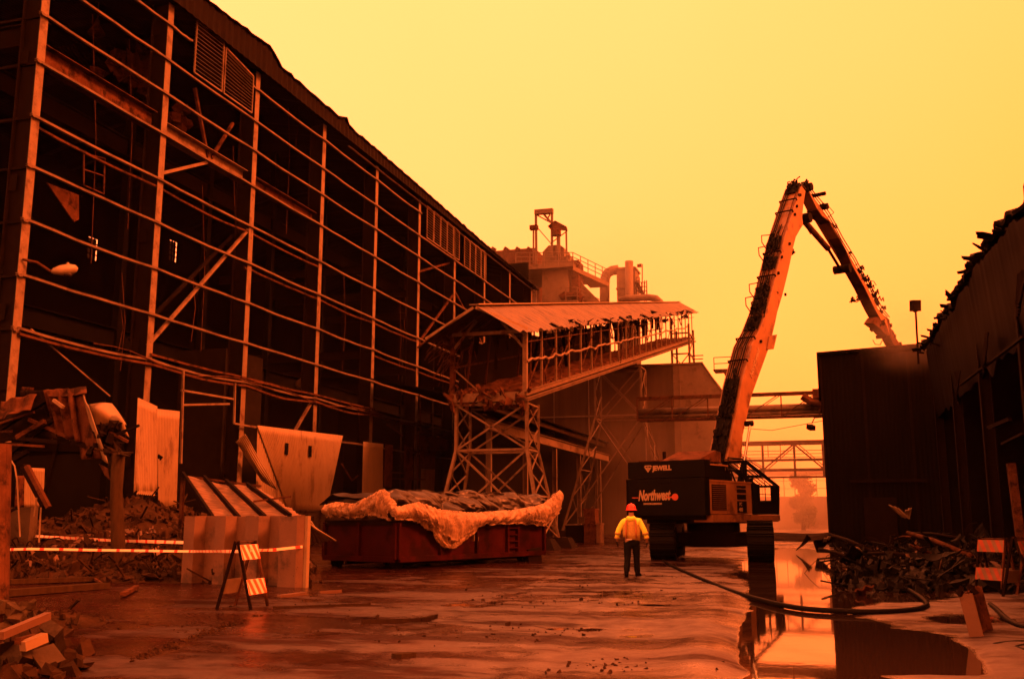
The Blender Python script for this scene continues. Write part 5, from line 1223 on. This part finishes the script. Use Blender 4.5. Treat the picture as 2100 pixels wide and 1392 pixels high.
for k,(p0,p1,p2,p3,y) in enumerate([((632,1075),(648,1085),(690,1108),(640,1112),21.5),((628,1060),(640,1070),(660,1100),(630,1100),22)]):
    q=[pY(*t_,y+j*.4) for j,t_ in enumerate((p0,p1,p2,p3))];b.grid(corr(*q,6,.02,wob=.05,seed=k),30,4,.012)
tag(b.build('corrugated_scrap',siding,None,True,loc=q[0]),'small striped scrap of corrugated sheet poking out right of the barrier','scrap sheet')
# ================= BARRICADES =================
def barricade(name,label,loc,rz,w=.62,h=1.12,sp=.62,back=True,dim=False):
    t_=thing(name,label,'barricade',(0,0,0),'A-frame barricades')
    lean=sp/2
    for sgn,nm in((-1,'front'),(1,'rear')):
        for x in(-w/2,w/2):
            b=MB();b.beam((x,sgn*lean,0),(x,sgn*.02,h),.045,.035,(1,0,0));b.build('leg',rust_d if x<0 else rust,t_)
        for z0,z1 in(((.82,1.06),(.26,.50)) if sgn<0 else ((.26,.50),)):
            y=lambda z:sgn*(lean*(1-z/h)+.02*z/h+.03)
            b=MB();b.add([(-w/2-.01,y(z0),z0),(w/2+.01,y(z0),z0),(w/2+.01,y(z1),z1),(-w/2-.01,y(z1),z1),(-w/2-.01,y(z0)-sgn*.02,z0),(w/2+.01,y(z0)-sgn*.02,z0),(w/2+.01,y(z1)-sgn*.02,z1),(-w/2-.01,y(z1)-sgn*.02,z1)],[(0,1,2,3),(7,6,5,4),(0,4,5,1),(2,6,7,3),(1,5,6,2),(3,7,4,0)])
            bo=b.build('board',white if sgn<0 and not dim else mat('board_back',(.24,.15,.10),.6),t_)
            if sgn<0 or dim:
                s_=MB();k=-w/2-.2
                while k<w/2:
                    q=[(k,z1),(k+.10,z1),(k+.10+.14,z0),(k+.14,z0)]
                    q=[(min(max(x,-w/2-.008),w/2+.008),z) for x,z in q]
                    if q[1][0]-q[0][0]>.005 or q[2][0]-q[3][0]>.005:s_.prism(q,lambda x,z:(x,y(z)+sgn*.003,z),lambda x,z:(x,y(z)-sgn*.001,z))
                    k+=.2
                s_.build('stripes',mat('dim_stripe',(.42,.07,.02),.6) if dim else orstripe,bo)  # dim set: darker, low-contrast board and stripe colours
    b=MB();b.tube([(-w/2-.03,0,h-.02),(w/2+.03,0,h-.02)],.015,8);b.build('hinge',rust,t_)
    t_.location=loc;t_.rotation_euler=(0,0,rz);return t_
fl_=pZ(534,1251);rl_=pZ(461,1250);ctr=(fl_+rl_)/2
barricade('barricade','orange and white striped A-frame barricade in front of the ribbed barrier',ctr+V((0,0,.01)),R(95),.62,1.12,.62)
barricade('barricade','upright striped barricade at the right edge beside the dark shed, left of its tilted twin',pZ(2045,1216)+V((0,0,.01)),R(-48),.62,1.1,.5,dim=True)
barricade('barricade','tilted striped barricade half cut off by the right edge of the picture',pZ(2098,1225)+V((0.05,0,.01)),R(58),.62,1.15,.6,dim=True)
# ================= BARRIER TAPE =================
def tape(pts,label,w=.07):
    P_=[pY(x,y,Y) for x,y,Y in pts];b=MB();q=[]
    for p,r_ in zip(P_,P_[1:]):
        k=max(2,int((r_-p).length/.25))
        for i in range(k):q.append(p.lerp(r_,i/k))
    q.append(P_[-1]);vs=[]
    for i,p in enumerate(q):
        a=.5*math.sin(i*.16)+.2*math.sin(i*.5);d=V((math.sin(a)*.3,math.sin(a)*.7,math.cos(a)))*w/2;vs+=[p+d,p-d,p-d+V((.002,.004,0)),p+d+V((.002,.004,0))]
    for i in range(len(q)-1):
        for k in range(4):a_=i*4+k;c_=i*4+(k+1)%4;b.f.append((a_,c_,c_+4,a_+4))
    b.v=vs;o=b.build('barrier_tape',tapem,None,loc=P_[0]);return tag(o,label,'barrier tape')
tapem=bpy.data.materials.new('barrier_tape');tapem.use_nodes=True
_N=tapem.node_tree.nodes;_L=tapem.node_tree.links;_t=_N.new('ShaderNodeTexCoord');_w=_N.new('ShaderNodeTexWave');_w.inputs['Scale'].default_value=.9;_w.bands_direction='X'
_r=_N.new('ShaderNodeValToRGB');_r.color_ramp.interpolation='CONSTANT';_r.color_ramp.elements[0].color=(.6,.04,.03,1);_r.color_ramp.elements[1].color=(.75,.65,.5,1);_r.color_ramp.elements[1].position=.12
_L.new(_t.outputs['Object'],_w.inputs['Vector']);_L.new(_w.outputs['Fac'],_r.inputs[0]);_L.new(_r.outputs[0],_N['Principled BSDF'].inputs['Base Color'])
tape([(0,1127,19),(60,1125,19),(240,1128,20),(390,1130,20.3),(492,1130,15.1),(515,1128,15.1),(560,1127,18),(624,1120,20.1)],'lower strand of pale barrier tape running past the barrier wall and barricade',.055)
tape([(0,1096,26),(60,1098,25),(235,1108,22),(386,1112,21.2)],'upper strand of red and white barrier tape crossing the rubble',.075)
# ================= COLLAPSED CANOPY AND POSTS =================
post=thing('timber_post','leaning weathered timber post rising from the rubble','post',pZ(237,1190))
b=MB();p=pZ(237,1190);q=pY(243,930,p.y+.2);b.tube([p,p.lerp(q,.3)+V((.05,0,0)),p.lerp(q,.7)-V((.04,0,0)),q],[.19,.17,.15,.17],12);b.build('shaft',wood,post,True)
b=MB()
for k in range(9):b.tube([q,q+V((rl.uniform(-.5,.6),rl.uniform(-.4,.3),rl.uniform(-.1,.45)))],[.06,.015],5)
b.build('splinters',wood,post)
CYn=21.5
def cy(px,py,d=0):return pY(px,py,CYn+d)
cn=thing('collapsed_canopy','torn corrugated canopy hanging crookedly over the rubble at the far left','canopy',(-17.5,CYn,0))
def cs_(q,waves,amp,name,m,**k):
    b=MB();b.grid(corr(*q,waves,amp,**k),max(8,waves*8),12,.015);return b.build(name,m,cn,True)
cs_([cy(88,800),cy(150,796),cy(166,905),cy(112,888,.4)],3,.10,'ribbed_sheet',rust,seed=1,wob=.05)
cs_([cy(138,803,.1),cy(172,806),cy(208,940,-.1),cy(166,942,.1)],1,.01,'folded_sheet',rust,wob=.05,seed=3)
cs_([cy(170,806),cy(182,830,-.3),cy(222,950,-.3),cy(204,940)],1,.01,'folded_edge',siding,wob=.04,seed=5)
cs_([cy(95,800),cy(175,790,.2),cy(178,806,-.1),cy(98,812,-.1)],2,.02,'top_flashing',rust,wob=.1,seed=8)
cs_([cy(0,822),cy(75,808),cy(60,840,-.3),cy(0,862,-.2)],2,.05,'buckled_sheet',rust,wob=.12,seed=7,sag=.1)
cs_([cy(45,793,.8),cy(70,795,.8),cy(62,815,.8),cy(48,815,.8)],5,.03,'buckled_sheet',rust,seed=2)
cs_([cy(176,826),cy(228,826,.2),cy(262,872,.3),cy(190,880)],1,.02,'crumpled_sheet',siding,wob=.3,seed=12,sag=-.35)
cs_([cy(215,835),cy(246,850,.2),cy(265,897,.3),cy(240,880)],1,.02,'crumpled_sheet',siding,wob=.3,seed=15,sag=-.3)
cs_([cy(40,800,.5),cy(100,800,.5),cy(110,850,.6),cy(50,870,.6)],2,.05,'buckled_sheet',rust_d,wob=.2,seed=21)
cs_([cy(168,845,.3),cy(230,850,.3),cy(238,915,.2),cy(185,905,.2)],1,.03,'crumpled_sheet',rust_d,wob=.4,seed=22)
cs_([cy(0,850,.6),cy(90,835,.6),cy(120,900,.7),cy(0,905,.7)],2,.05,'buckled_sheet',rust_d,wob=.25,seed=23)
cs_([cy(60,905,.5),cy(150,908,.5),cy(150,930,.5),cy(60,935,.5)],1,.02,'fascia_sheet',rust_d,wob=.1,seed=24)
cs_([cy(200,950),cy(222,960),cy(228,985),cy(215,975)],1,.01,'torn_strip',rust,wob=.1,seed=17)
for (p0,p1,w,d,mm) in(((0,880),(125,800),.12,.3,rust_d),((20,930),(110,860),.1,.2,rust_d),((60,860),(160,905),.09,.2,rust),((150,905),(245,935),.14,.1,rust_d),((215,880),(262,905),.07,-.1,rust),((100,925),(235,930),.1,.5,rust_d),((5,910),(90,915),.06,-.1,rust),((120,905),(85,1040),.08,.3,rust_d),((35,897),(92,864),.12,0,rust),((30,898),(120,906),.1,0,rust_d),((0,915),(170,918),.22,.4,rust_d),((15,950),(58,925),.12,0,rust_d),((55,955),(100,1040),.11,-.3,rust),((48,955),(92,1038),.14,-.1,rust_d),((0,905),(100,880),.08,.3,rust_d),((190,870),(250,930),.1,0,rust_d),((240,890),(285,872),.06,-.2,rust_d),((190,900),(230,920),.15,.2,rust_d),((0,868),(70,845),.06,.2,rust),((0,885),(24,884),.06,0,rust),((13,1052),(36,1040),.06,0,rust_d),((110,820),(130,835),.08,-.2,siding)):
    b=MB();b.beam(cy(*p0,d),cy(*p1,d),w,w);b.build('beam',mm,cn)
b=MB()
for k in range(40):b.chunk(cy(rl.uniform(185,245),rl.uniform(870,930),rl.uniform(-.3,.4)),(rl.uniform(.08,.35),rl.uniform(.1,.3),rl.uniform(.05,.2)),rl)
b.build('mangled_tin',rust_d,cn)
for pts in([(17,935),(30,955),(35,985),(41,1100)],[(84,1040),(82,1070),(80,1112)],[(75,1020),(70,1058)]):
    b=MB();b.tube([cy(*p,-.2) for p in pts],.022,5);b.build('conduit',siding,cn)
b=MB();p=cy(8,920,.5);b.beam(V((p.x,p.y,0)),p,.3,.3,(1,0,0));p=cy(-60,915,.5);b.beam(V((p.x,p.y,0)),p,.25,.25,(1,0,0));b.build('canopy_post',rust_d,cn)
# near left concrete pier with a broken foot
pr_=thing('broken_pier','pale broken column at the extreme left edge, crumbled at its foot','column',pZ(-12,1330))
b=MB();p=pZ(-22,1300);b.grid(lambda u,v:p+V((.22*math.cos(u*6.283)*(1.0+.6*max(0,.25-v)*4*abs(noise.noise(V((u*5,v*9,0))))),.22*math.sin(u*6.283),0))+V((-.22*v,0,2.5*v)),16,40,.02);b.build('shaft',rust,pr_)
b=MB()
for k in range(26):b.chunk(p+V((rl.uniform(-.1,.5),rl.uniform(-.3,.3),rl.uniform(0,.45))),(rl.uniform(.1,.35),rl.uniform(.1,.3),rl.uniform(.08,.22)),rl)
b.build('spalled_foot',concrete,pr_)
b=MB();p=cy(20,1040,3);b.bb((p.x-6,p.y,-.1),(pY(62,1060,p.y).x,p.y+.3,pY(20,1040,p.y).z));tag(b.build('concrete_wall',concrete,None,loc=(p.x-2,p.y,0)),'pale low concrete wall behind the conduit at far left','wall')
# ================= RUBBLE =================
def heap(cx,cy_,rx_,ry_,h,n,seed,name,label,cat,m,sz=(.08,.38),m2=None):
    r_=random.Random(seed)
    def hz(x,y):
        q=((x-cx)/rx_)**2+((y-cy_)/ry_)**2;return h*max(0,1-q)**.8*(.75+.5*noise.noise(V((x*.6,y*.6,seed))))
    b=MB();b.grid(lambda u,v:(cx+rx_*(2*u-1),cy_+ry_*(2*v-1),hz(cx+rx_*(2*u-1),cy_+ry_*(2*v-1))-.05+.06*noise.noise(V((u*30,v*30,seed)))),60,40,.05)
    for k in range(n):
        a=r_.uniform(0,6.283);q=r_.random()**.5*1.05;x=cx+rx_*q*math.cos(a);y=cy_+ry_*q*math.sin(a);s=r_.uniform(*sz)*(1 if r_.random()<.9 else 1.8)
        b.chunk((x,y,hz(x,y)+s*.15),(s,s*r_.uniform(.3,1),s*r_.uniform(.08,.45)),r_)
        if k%14==0:c=V((x,y,hz(x,y)+.05));b.beam(c,c+V((r_.uniform(-1,1),r_.uniform(-1,1),r_.uniform(-.1,.5)))*sz[1]*3,.03+.12*sz[1]*r_.random(),.03)
    o=b.build(name,m,None,loc=(cx,cy_,0));return tag(o,label,cat,kind='stuff'),hz
heap(-18.2,24.6,4.6,3.2,1.25,1500,1,'rubble_heap','heap of broken brick and debris under the torn canopy','rubble',rubblem,(.07,.36))
heap(-16.8,21.8,4.0,1.6,.45,800,2,'rubble_heap','low spread of broken brick in front of the timber post','rubble',rubblem,(.05,.25))
heap(-25,32,5.5,5,2.3,1300,6,'rubble_heap','debris bank against the mill building foundation','rubble',rubblem)
heap(-10.9,12.0,1.3,.9,.25,60,3,'rubble_heap','small scatter of grit at the bottom left corner','rubble',rubblem,(.04,.12))
# planks & beams along the front of the rubble
for k,(p0,p1,w,h,mm,lb) in enumerate([((0,1216),(215,1200),.32,.12,wood,'long flat timber beam along the front edge of the left rubble'),((20,1192),(200,1186),.25,.1,wood,'thin grey plank behind the long timber beam'),((172,1172),(212,1198),.05,.05,rust,'thin bent rod sticking up left of the timber post'),((252,1218),(280,1203),.1,.07,rust,'short pale broken brick strip right of the timber post'),((290,1140),(305,1110),.16,.12,siding,'upright pale brick slab amid the rubble')]):
    b=MB();p=pZ(*p0,.1);q=pZ(*p1,.1) if k!=4 else pY(*p1,pZ(*p0).y);b.beam(p,q,w,h);tag(b.build('debris_beam' if k<2 else 'debris_piece',mm,None,loc=p),lb,'debris')
# bottom-left foreground concrete pieces
def slab(q,th,lb,mm=concrete,nm='concrete_slab'):
    b=MB();q=[V(x) for x in q];n_=nrm((q[1]-q[0]).cross(q[2]-q[0]))
    if n_.z<0:n_=-n_
    m_=len(q);b.add(q+[x-n_*th for x in q],[tuple(range(m_)),tuple(range(2*m_-1,m_-1,-1))]+[(i,(i+1)%m_,m_+(i+1)%m_,m_+i) for i in range(m_)])
    return tag(b.build(nm,mm,None,loc=q[0]),lb,'debris')
G=lambda x,y,z:pZ(x,y,z)
slab([G(98,1266,.5),G(130,1286,.42),G(131,1305,.25),G(137,1328,.06),G(118,1300,.3)],.12,'pale angled concrete flake standing right of the crossed beams')
slab([G(60,1335,.22),G(110,1318,.28),G(98,1345,.15),G(62,1352,.12)],.3,'wedge-shaped concrete lump at lower left')
slab([G(0,1320,.3),G(38,1310,.35),G(46,1345,.2),G(30,1372,.05),G(0,1345,.15)],.18,'broad concrete slab cut by the left edge of the picture')
slab([G(0,1345,.15),G(8,1345,.15),G(12,1385,.0),G(0,1390,.0)],.15,'narrow concrete fragment below the broad slab')
for p0,z0,p1,z1,w,mm,lb in(((0,1303),.45,(98,1262),.55,.07,binm,'slanting steel tube over the lower left concrete'),((46,1325),.3,(92,1306),.36,.09,siding,'short bright timber stub on the lower left debris'),((0,1385),.05,(115,1372),.05,.05,rust,'thin bar lying along the bottom left edge'),((36,1314),.35,(72,1305),.35,.06,rust,'dull bar beside the bright timber stub')):
    b=MB();p=G(*p0,z0);q=G(*p1,z1);b.beam(p,q,w,w);tag(b.build('steel_bar',mm,None,loc=p),lb,'bar')
b=MB();r_=random.Random(77)
for k in range(70):b.chunk(G(r_.uniform(0,175),r_.uniform(1290,1390),r_.uniform(.0,.12)),(r_.uniform(.05,.3),r_.uniform(.05,.25),r_.uniform(.04,.16)),r_)
tag(b.build('concrete_rubble',rubblem,None,loc=G(60,1350,0)),'dark concrete crumbs around the lower left slabs','rubble',kind='stuff')
# ================= HOSE =================
hp=[(1360,1148),(1368,1154),(1385,1163),(1440,1187),(1500,1211),(1570,1232),(1640,1246),(1720,1252),(1800,1254),(1870,1250),(1897,1243),(1900,1236),(1885,1222),(1862,1208),(1850,1203),(1858,1198),(1880,1195),(1950,1195),(1985,1198),(2000,1204)]
def smooth(P_,k=6):
    out=[]
    for i in range(len(P_)-1):
        p0=P_[max(i-1,0)];p1=P_[i];p2=P_[i+1];p3=P_[min(i+2,len(P_)-1)]
        for j in range(k):
            t=j/k;out.append(.5*((2*p1)+(p2-p0)*t+(2*p0-5*p1+4*p2-p3)*t*t+(3*p1-p0-3*p2+p3)*t**3))
    return out+[P_[-1]]
b=MB();b.tube(smooth([pZ(x,y,.05) for x,y in hp]),.044,10);tag(b.build('hose',black_m,None,True,loc=pZ(1690,1250)),'thick black hose snaking from the excavator across the wet ground','hose')
b=MB();b.tube(smooth([pZ(x,y,.04) for x,y in((2030,1238),(2045,1250),(2062,1266),(2085,1280),(2120,1290))]),.04,8);tag(b.build('hose',black_m,None,True,loc=pZ(2060,1266)),'short length of black hose right of the steel beam offcut','hose')
b=MB();b.tube(smooth([pZ(x,y,.03) for x,y in((2040,1322),(2070,1318),(2110,1316))]),.03,8);b.tube(smooth([pZ(x,y,.03) for x,y in((2110,1322),(2085,1328),(2110,1336))]),.03,8);tag(b.build('cable',black_m,None,True,loc=pZ(2070,1320)),'black cable loop at the lower right edge','cable')
# ================= I-BEAM OFFCUT =================
p=pZ(2004,1308);q=pZ(2052,1275);ax=(q-p).normalized();ax=V((ax.x,ax.y,0)).normalized();sidev=V((ax.y,-ax.x,0));LW=min(.9,(q-p).length);hh=.56
ib=thing('beam_offcut','upright stub of torch-cut steel H-beam standing in the puddle at lower right','steel beam',p)
LEAN=V((-.10,0,0))
def I_(s,w,z):return p+ax*s+sidev*w+V((0,0,z))+LEAN*(z/hh)+ax*(.02*z)
def plate(b,s0,w0,s1,w1,th,zt0,zt1,n=10,seed=0):
    b.grid(lambda u,v:I_(s0+(s1-s0)*u,w0+(w1-w0)*u,-.05+(zt0+(zt1-zt0)*u+.05+.04*noise.noise(V((u*6,seed,0))))*v),n,8,th)
b=MB();plate(b,0,-.085,0,.085,.03,hh-.03,hh,seed=1);b.build('flange',binm,ib)
b=MB();plate(b,LW,-.085,LW,.085,.03,hh+.02,hh+.04,seed=2);b.build('flange',rust,ib)
b=MB();plate(b,.02,0,LW-.02,0,.025,hh,hh+.04,16,3);b.build('web_plate',rust,ib)
b=MB()
for s,w in((.0,-.05),(.35,.02),(.6,.0),(.05,.09)):b.chunk(I_(s,w,hh+.02),(.12,.1,.07),rl)
b.each('torch_cut_lump',rust_d,ib)
# ================= DEBRIS ON THE RIGHT =================
rd=random.Random(17)
o,hz2=heap(3.9,33,3.2,10.5,.75,1500,9,'debris_bank','dark bank of mangled debris along the foot of the ruined shed','debris',black_m,(.06,.34))
heap(1.6,25.2,1.5,2.4,.55,320,10,'debris_bank','black clump of tangled scrap nearest the hose','debris',black_m,(.06,.3))
def qp(pts,Y,dy=.0):return [pY(x,y,Y+dy*i) for i,(x,y) in enumerate(pts)]
SHT=[([(1655,1096),(1664,1104),(1632,1128),(1640,1122)],47,'dark triangular sheet standing at the left tip of the debris',rust_d),
([(1668,1110),(1708,1098),(1712,1104),(1674,1130)],44,'bent black sheet just right of the triangular one',rust_d),
([(1752,1120),(1762,1124),(1790,1152),(1768,1150)],33,'pale bent metal strip low in the debris',siding),
([(1868,1120),(1890,1122),(1925,1143),(1900,1142)],28,'curved pale sheet edge right of centre in the debris',rust),
([(1822,1035),(1842,1040),(1866,1062),(1850,1060)],40,'slanting pale sheet high in front of the shed door',siding),
([(1858,1048),(1868,1040),(1867,1062),(1855,1060)],41,'small orange metal scrap beside the shed door',siding),
([(1690,1104),(1704,1098),(1700,1104),(1688,1110)],43,'thin glinting strip on the left debris',siding),
([(1735,1172),(1768,1160),(1762,1170),(1733,1182)],27,'light crumpled sheet by the puddle edge',siding),
([(1755,1215),(1792,1200),(1788,1206),(1760,1222)],21.5,'flat pale board at the edge of the puddle',rust)]
for q_,Y,lb,mm in SHT:
    b=MB();b.grid(corr(*qp(q_,Y,.15),2,.03,wob=.08,seed=Y),14,8,.03);tag(b.build('scrap_sheet',mm,None,loc=pY(*q_[0],Y)),lb,'scrap sheet')
for p0,p1,Y0,Y1,w,lb,mm in(((1862,1092),(1990,1138),34,28,.13,'long pipe slanting down to the right across the debris',rust),((1868,1093),(1965,1102),34,30,.08,'thin upper pipe beside the long slanting pipe',rust_d),((1830,1150),(1900,1180),29,24,.09,'short dark rail low in the debris',rust_d),((1780,1135),(1880,1140),30,29,.1,'flat bar across the middle of the debris',rust_d),((1680,1125),(1760,1150),40,33,.12,'black beam along the left side of the debris',rust_d),((1700,1095),(1790,1130),44,34,.14,'heavy black beam leaning toward the shed',rust_d),((1835,1105),(1868,1100),36,35,.06,'short pale rod near the pipe ends',rust)):
    b=MB();b.tube([pY(*p0,Y0),(pY(*p0,Y0)+pY(*p1,Y1))/2+V((0,0,.05)),pY(*p1,Y1)],w/2,8);tag(b.build('scrap_pipe',mm,None,True,loc=pY(*p0,Y0)),lb,'scrap pipe')
b=MB()
for k in range(110):
    x=rd.uniform(.2,6);y=rd.uniform(24,48);x=max(x,.2+(y-24)*-.05);z=hz2(x,y);c=V((x,y,z+rd.uniform(0,.35)));s=rd.uniform(.3,1.1)
    if x<1.2 and y<30:s*=.4
    d=V((rd.uniform(-1,1),rd.uniform(-1,1),rd.uniform(-.35,.5)))*s
    if k%3:b.beam(c,c+d,rd.uniform(.04,.12),rd.uniform(.03,.1))
    else:b.grid(corr(c,c+d,c+d+V((rd.uniform(-.5,.5),rd.uniform(-.5,.5),rd.uniform(.1,.6)))*s,c+V((rd.uniform(-.5,.5),.3,.3))*s,3,.03,wob=.2,seed=k),8,5,.02)
tag(b.build('twisted_scrap',black_m,None,loc=(3,34,0)),'tangle of twisted rods and tin on the dark debris bank','scrap',kind='stuff')
b=MB();p=pY(2070,1060,30);b.beam(pY(2073,950,30),V((pY(2098,1130,30).x,30,0)),.28,.2,(1,0,0));tag(b.build('leaning_beam',rust,None,loc=V((5,30,0))),'leaning rusty beam beside the right-hand barricades','steel beam')
# ================= BOXES NEAR TRESTLE, LOOSE ITEMS =================
def crate(px0,py0,px1,py1,Y,d,lb,mm,nm='equipment_box',extra=None):
    a=pY(px0,py1,Y);c=pY(px1,py0,Y);t_=thing(nm,lb,'box',(a.x,Y,a.z));b=MB();b.bb((a.x,Y,a.z),(c.x,Y+d,c.z));b.build('body',mm,t_)
    b=MB();b.bb((a.x-.03,Y-.03,c.z-.08),(c.x+.03,Y+d+.03,c.z+.02));b.bb((a.x+(c.x-a.x)*.15,Y-.03,a.z+(c.z-a.z)*.3),(a.x+(c.x-a.x)*.3,Y-.005,a.z+(c.z-a.z)*.6));b.build('lid',mm,t_);return t_
g0=pZ(1215,1113)
crate(1198,1074,1223,1113,g0.y,1.2,'lower rusty steel box stacked by the lean-to wall',rust);crate(1197,1043,1220,1074,g0.y+.1,1.1,'upper rusty steel box resting on the lower one',rust)
crate(1223,1073,1231,1113,g0.y-.15,1.0,'narrow upright pale box leaning beside the lower steel box',binm)
crate(1187,1060,1198,1073,g0.y,.5,'small grey meter box beside the stacked steel boxes',concrete);crate(1160,1077,1196,1110,g0.y+.5,1.5,'dark flat-topped cabinet behind the trestle foot',rust_d)
# small litter on the yard
def plank(p0,p1,w,h,lb,mm=wood):
    b=MB();p=pZ(*p0,.06);q=pZ(*p1,.06);k=8;d=(q-p);n_=V((-d.y,d.x,0)).normalized();vs=[]
    for i in range(k+1):
        t=i/k;c=p+d*t;wv=w*(.5+.25*noise.noise(V((i*.9,p.x,0))))*(1 if 0<i<k else .5)
        vs+=[c+n_*wv+V((0,0,h*.4)),c-n_*wv+V((0,0,h*.6)),c-n_*wv-V((0,0,.06)),c+n_*wv-V((0,0,.06))]
    b.v=vs
    for i in range(k):
        for j in range(4):b.f.append((i*4+j,i*4+(j+1)%4,(i+1)*4+(j+1)%4,(i+1)*4+j))
    b.f+=[(3,2,1,0),(4*k,4*k+1,4*k+2,4*k+3)];tag(b.build('plank',mm,None,loc=p),lb,'plank')
plank((742,1274),(862,1270),.14,.05,'long dark splintered board lying in the middle of the yard')
plank((864,1270),(895,1262),.10,.05,'short dark board just right of the long splintered one')
plank((808,1344),(850,1340),.16,.04,'dark flat scrap low in the middle of the foreground')
plank((572,1222),(625,1215),.18,.04,'pale flat board lying at the foot of the ribbed barrier',binm)
plank((655,1213),(700,1210),.1,.03,'thin pale strip on the ground right of the barrier',binm)
plank((560,1245),(760,1238),.05,.03,'faint long dark batten behind the barricade')
b=MB();rk=random.Random(5)
for k in range(2600):
    px=rk.uniform(150,1500);py=rk.uniform(1165,1385);p=pZ(px,py)
    if noise.noise(V((p.x*.5,p.y*.35,4)))<.08+.1*noise.noise(V((p.x*2,p.y*1.2,7))) :continue
    s=rk.uniform(.012,.055)*(2 if rk.random()<.05 else 1);b.chunk(p+V((0,0,.02+s*.1)),(s,s*rk.uniform(.5,1),s*.5),rk)
for k in range(260):   # raised line of crumbs left by the excavation tracks
    t=rk.random();p=pZ(270+t*260+rk.gauss(0,6),1358-t*95+rk.gauss(0,4));s=rk.uniform(.02,.06);b.chunk(p+V((0,0,.02)),(s,s,s*.6),rk)
tag(b.build('gravel',rubblem,None,loc=(-5,15,0)),'loose gravel and crumbs scattered on the wet yard','gravel',kind='stuff')
# ================= AIR =================
def volume(name,dens,col,label,emit=None,nz=None):
    pass
b=MB();b.bb((-75,-6,-1.2),(30,170,46));o=b.build('haze',tarpm,None);o['kind']='stuff'
hm=bpy.data.materials.new('haze');hm.use_nodes=True;_N=hm.node_tree.nodes;_L=hm.node_tree.links;_N.remove(_N['Principled BSDF'])
pv=_N.new('ShaderNodeVolumePrincipled');pv.inputs['Color'].default_value=(.92,.85,.75,1);pv.inputs['Density'].default_value=.00005;pv.inputs['Anisotropy'].default_value=.1
_L.new(pv.outputs[0],_N['Material Output'].inputs['Volume']);o.data.materials.clear();o.data.materials.append(hm)

def dust(name,label,c,r,dens,col=(.95,.85,.7)):
    m=bpy.data.materials.new('dust');m.use_nodes=True;N=m.node_tree.nodes;L=m.node_tree.links;N.remove(N['Principled BSDF'])
    v=N.new('ShaderNodeVolumePrincipled');v.inputs['Color'].default_value=(*col,1);v.inputs['Anisotropy'].default_value=.2
    t=N.new('ShaderNodeTexCoord');g_=N.new('ShaderNodeVectorMath');g_.operation='LENGTH';L.new(t.outputs['Object'],g_.inputs[0])
    a_=N.new('ShaderNodeMapRange');a_.inputs[1].default_value=1;a_.inputs[2].default_value=.2;a_.inputs[3].default_value=0;a_.inputs[4].default_value=dens;L.new(g_.outputs['Value'],a_.inputs[0])
    z=N.new('ShaderNodeTexNoise');z.inputs['Scale'].default_value=2.2;z.inputs['Detail'].default_value=3;L.new(t.outputs['Object'],z.inputs['Vector'])
    b_=N.new('ShaderNodeMapRange');b_.inputs[1].default_value=.35;b_.inputs[2].default_value=.65;b_.inputs[3].default_value=.1;b_.inputs[4].default_value=1.9;L.new(z.outputs[0],b_.inputs[0])
    q=N.new('ShaderNodeMath');q.operation='MULTIPLY';sq=N.new('ShaderNodeMath');sq.operation='POWER';sq.inputs[1].default_value=1.6;L.new(a_.outputs[0],sq.inputs[0]);a_.inputs[4].default_value=1;L.new(sq.outputs[0],q.inputs[0]);b_.inputs[3].default_value*=dens;b_.inputs[4].default_value*=dens;L.new(b_.outputs[0],q.inputs[1]);L.new(q.outputs[0],v.inputs['Density'])
    L.new(v.outputs[0],N['Material Output'].inputs['Volume'])
    b=MB();b.lathe((0,0,0),[(math.sin(math.pi*i/12),-math.cos(math.pi*i/12)) for i in range(1,12)],20);o=b.build(name,m,None);o.location=c;o.scale=r
    return tag(o,label,'dust cloud',kind='stuff')
dust('dust_cloud','warm dust hanging in the far end of the street',(-8,108,3),(22,42,17),.021)
dust('dust_cloud','veil of dust around the process tower above the gallery',(-26,112,26),(20,26,14),.009)
dust('dust_cloud','puff of dust where the crusher bites the shed roof',(4.7,54.8,11.2),(3.4,3.2,2.7),.06)

b=MB();rw=random.Random(51)
for k in range(36):
    x=rw.uniform(.6,5);y=rw.uniform(24,46);p=V((x,y,hz2(x,y)+rw.uniform(.05,.3)));pts=[p];d=V((rw.uniform(-1,1),rw.uniform(-1,1),rw.uniform(.1,.9)))*.35
    for j in range(6):pts.append(pts[-1]+d);d=d+V((rw.uniform(-.15,.15),rw.uniform(-.15,.15),-.12))
    b.tube(pts,rw.choice((.008,.012,.02)),4)
for k in range(40):
    x=rw.uniform(-21,-14.5);y=rw.uniform(21.5,26);p=V((x,y,.4+rw.uniform(0,.5)));pts=[p];d=V((rw.uniform(-1,1),rw.uniform(-1,1),rw.uniform(.1,.9)))*.22
    for j in range(6):pts.append(pts[-1]+d);d=d+V((rw.uniform(-.15,.15),rw.uniform(-.15,.15),-.09))
    b.tube(pts,rw.choice((.01,.018)),4)
tag(b.build('bent_rebar',rust_d,None,True,loc=(0,30,0)),'springy bent rebar and wire poking out of the debris piles','rebar',kind='stuff')

b=MB();rw=random.Random(61)
for k in range(240):
    x=rw.uniform(-22.5,-13.8);y=rw.uniform(21.2,27);q=max(0,1-((x+18.2)/4.6)**2-((y-24.6)/3.2)**2)
    s=rw.uniform(.04,.16);b.chunk((x,y,max(.05,1.25*q**.8*.8)+rw.uniform(.05,.25)),(s*rw.uniform(1,2.5),s,s*.35),rw)
for k in range(60):
    x=rw.uniform(.4,4.5);y=rw.uniform(23,40);s=rw.uniform(.03,.12);b.chunk((x,y,hz2(x,y)+rw.uniform(.02,.3)),(s*rw.uniform(1,3),s,s*.2),rw)
tag(b.build('pale_chips',binm,None,loc=(-10,24,0)),'pale brick and board chips sprinkled over the debris piles','debris',kind='stuff')
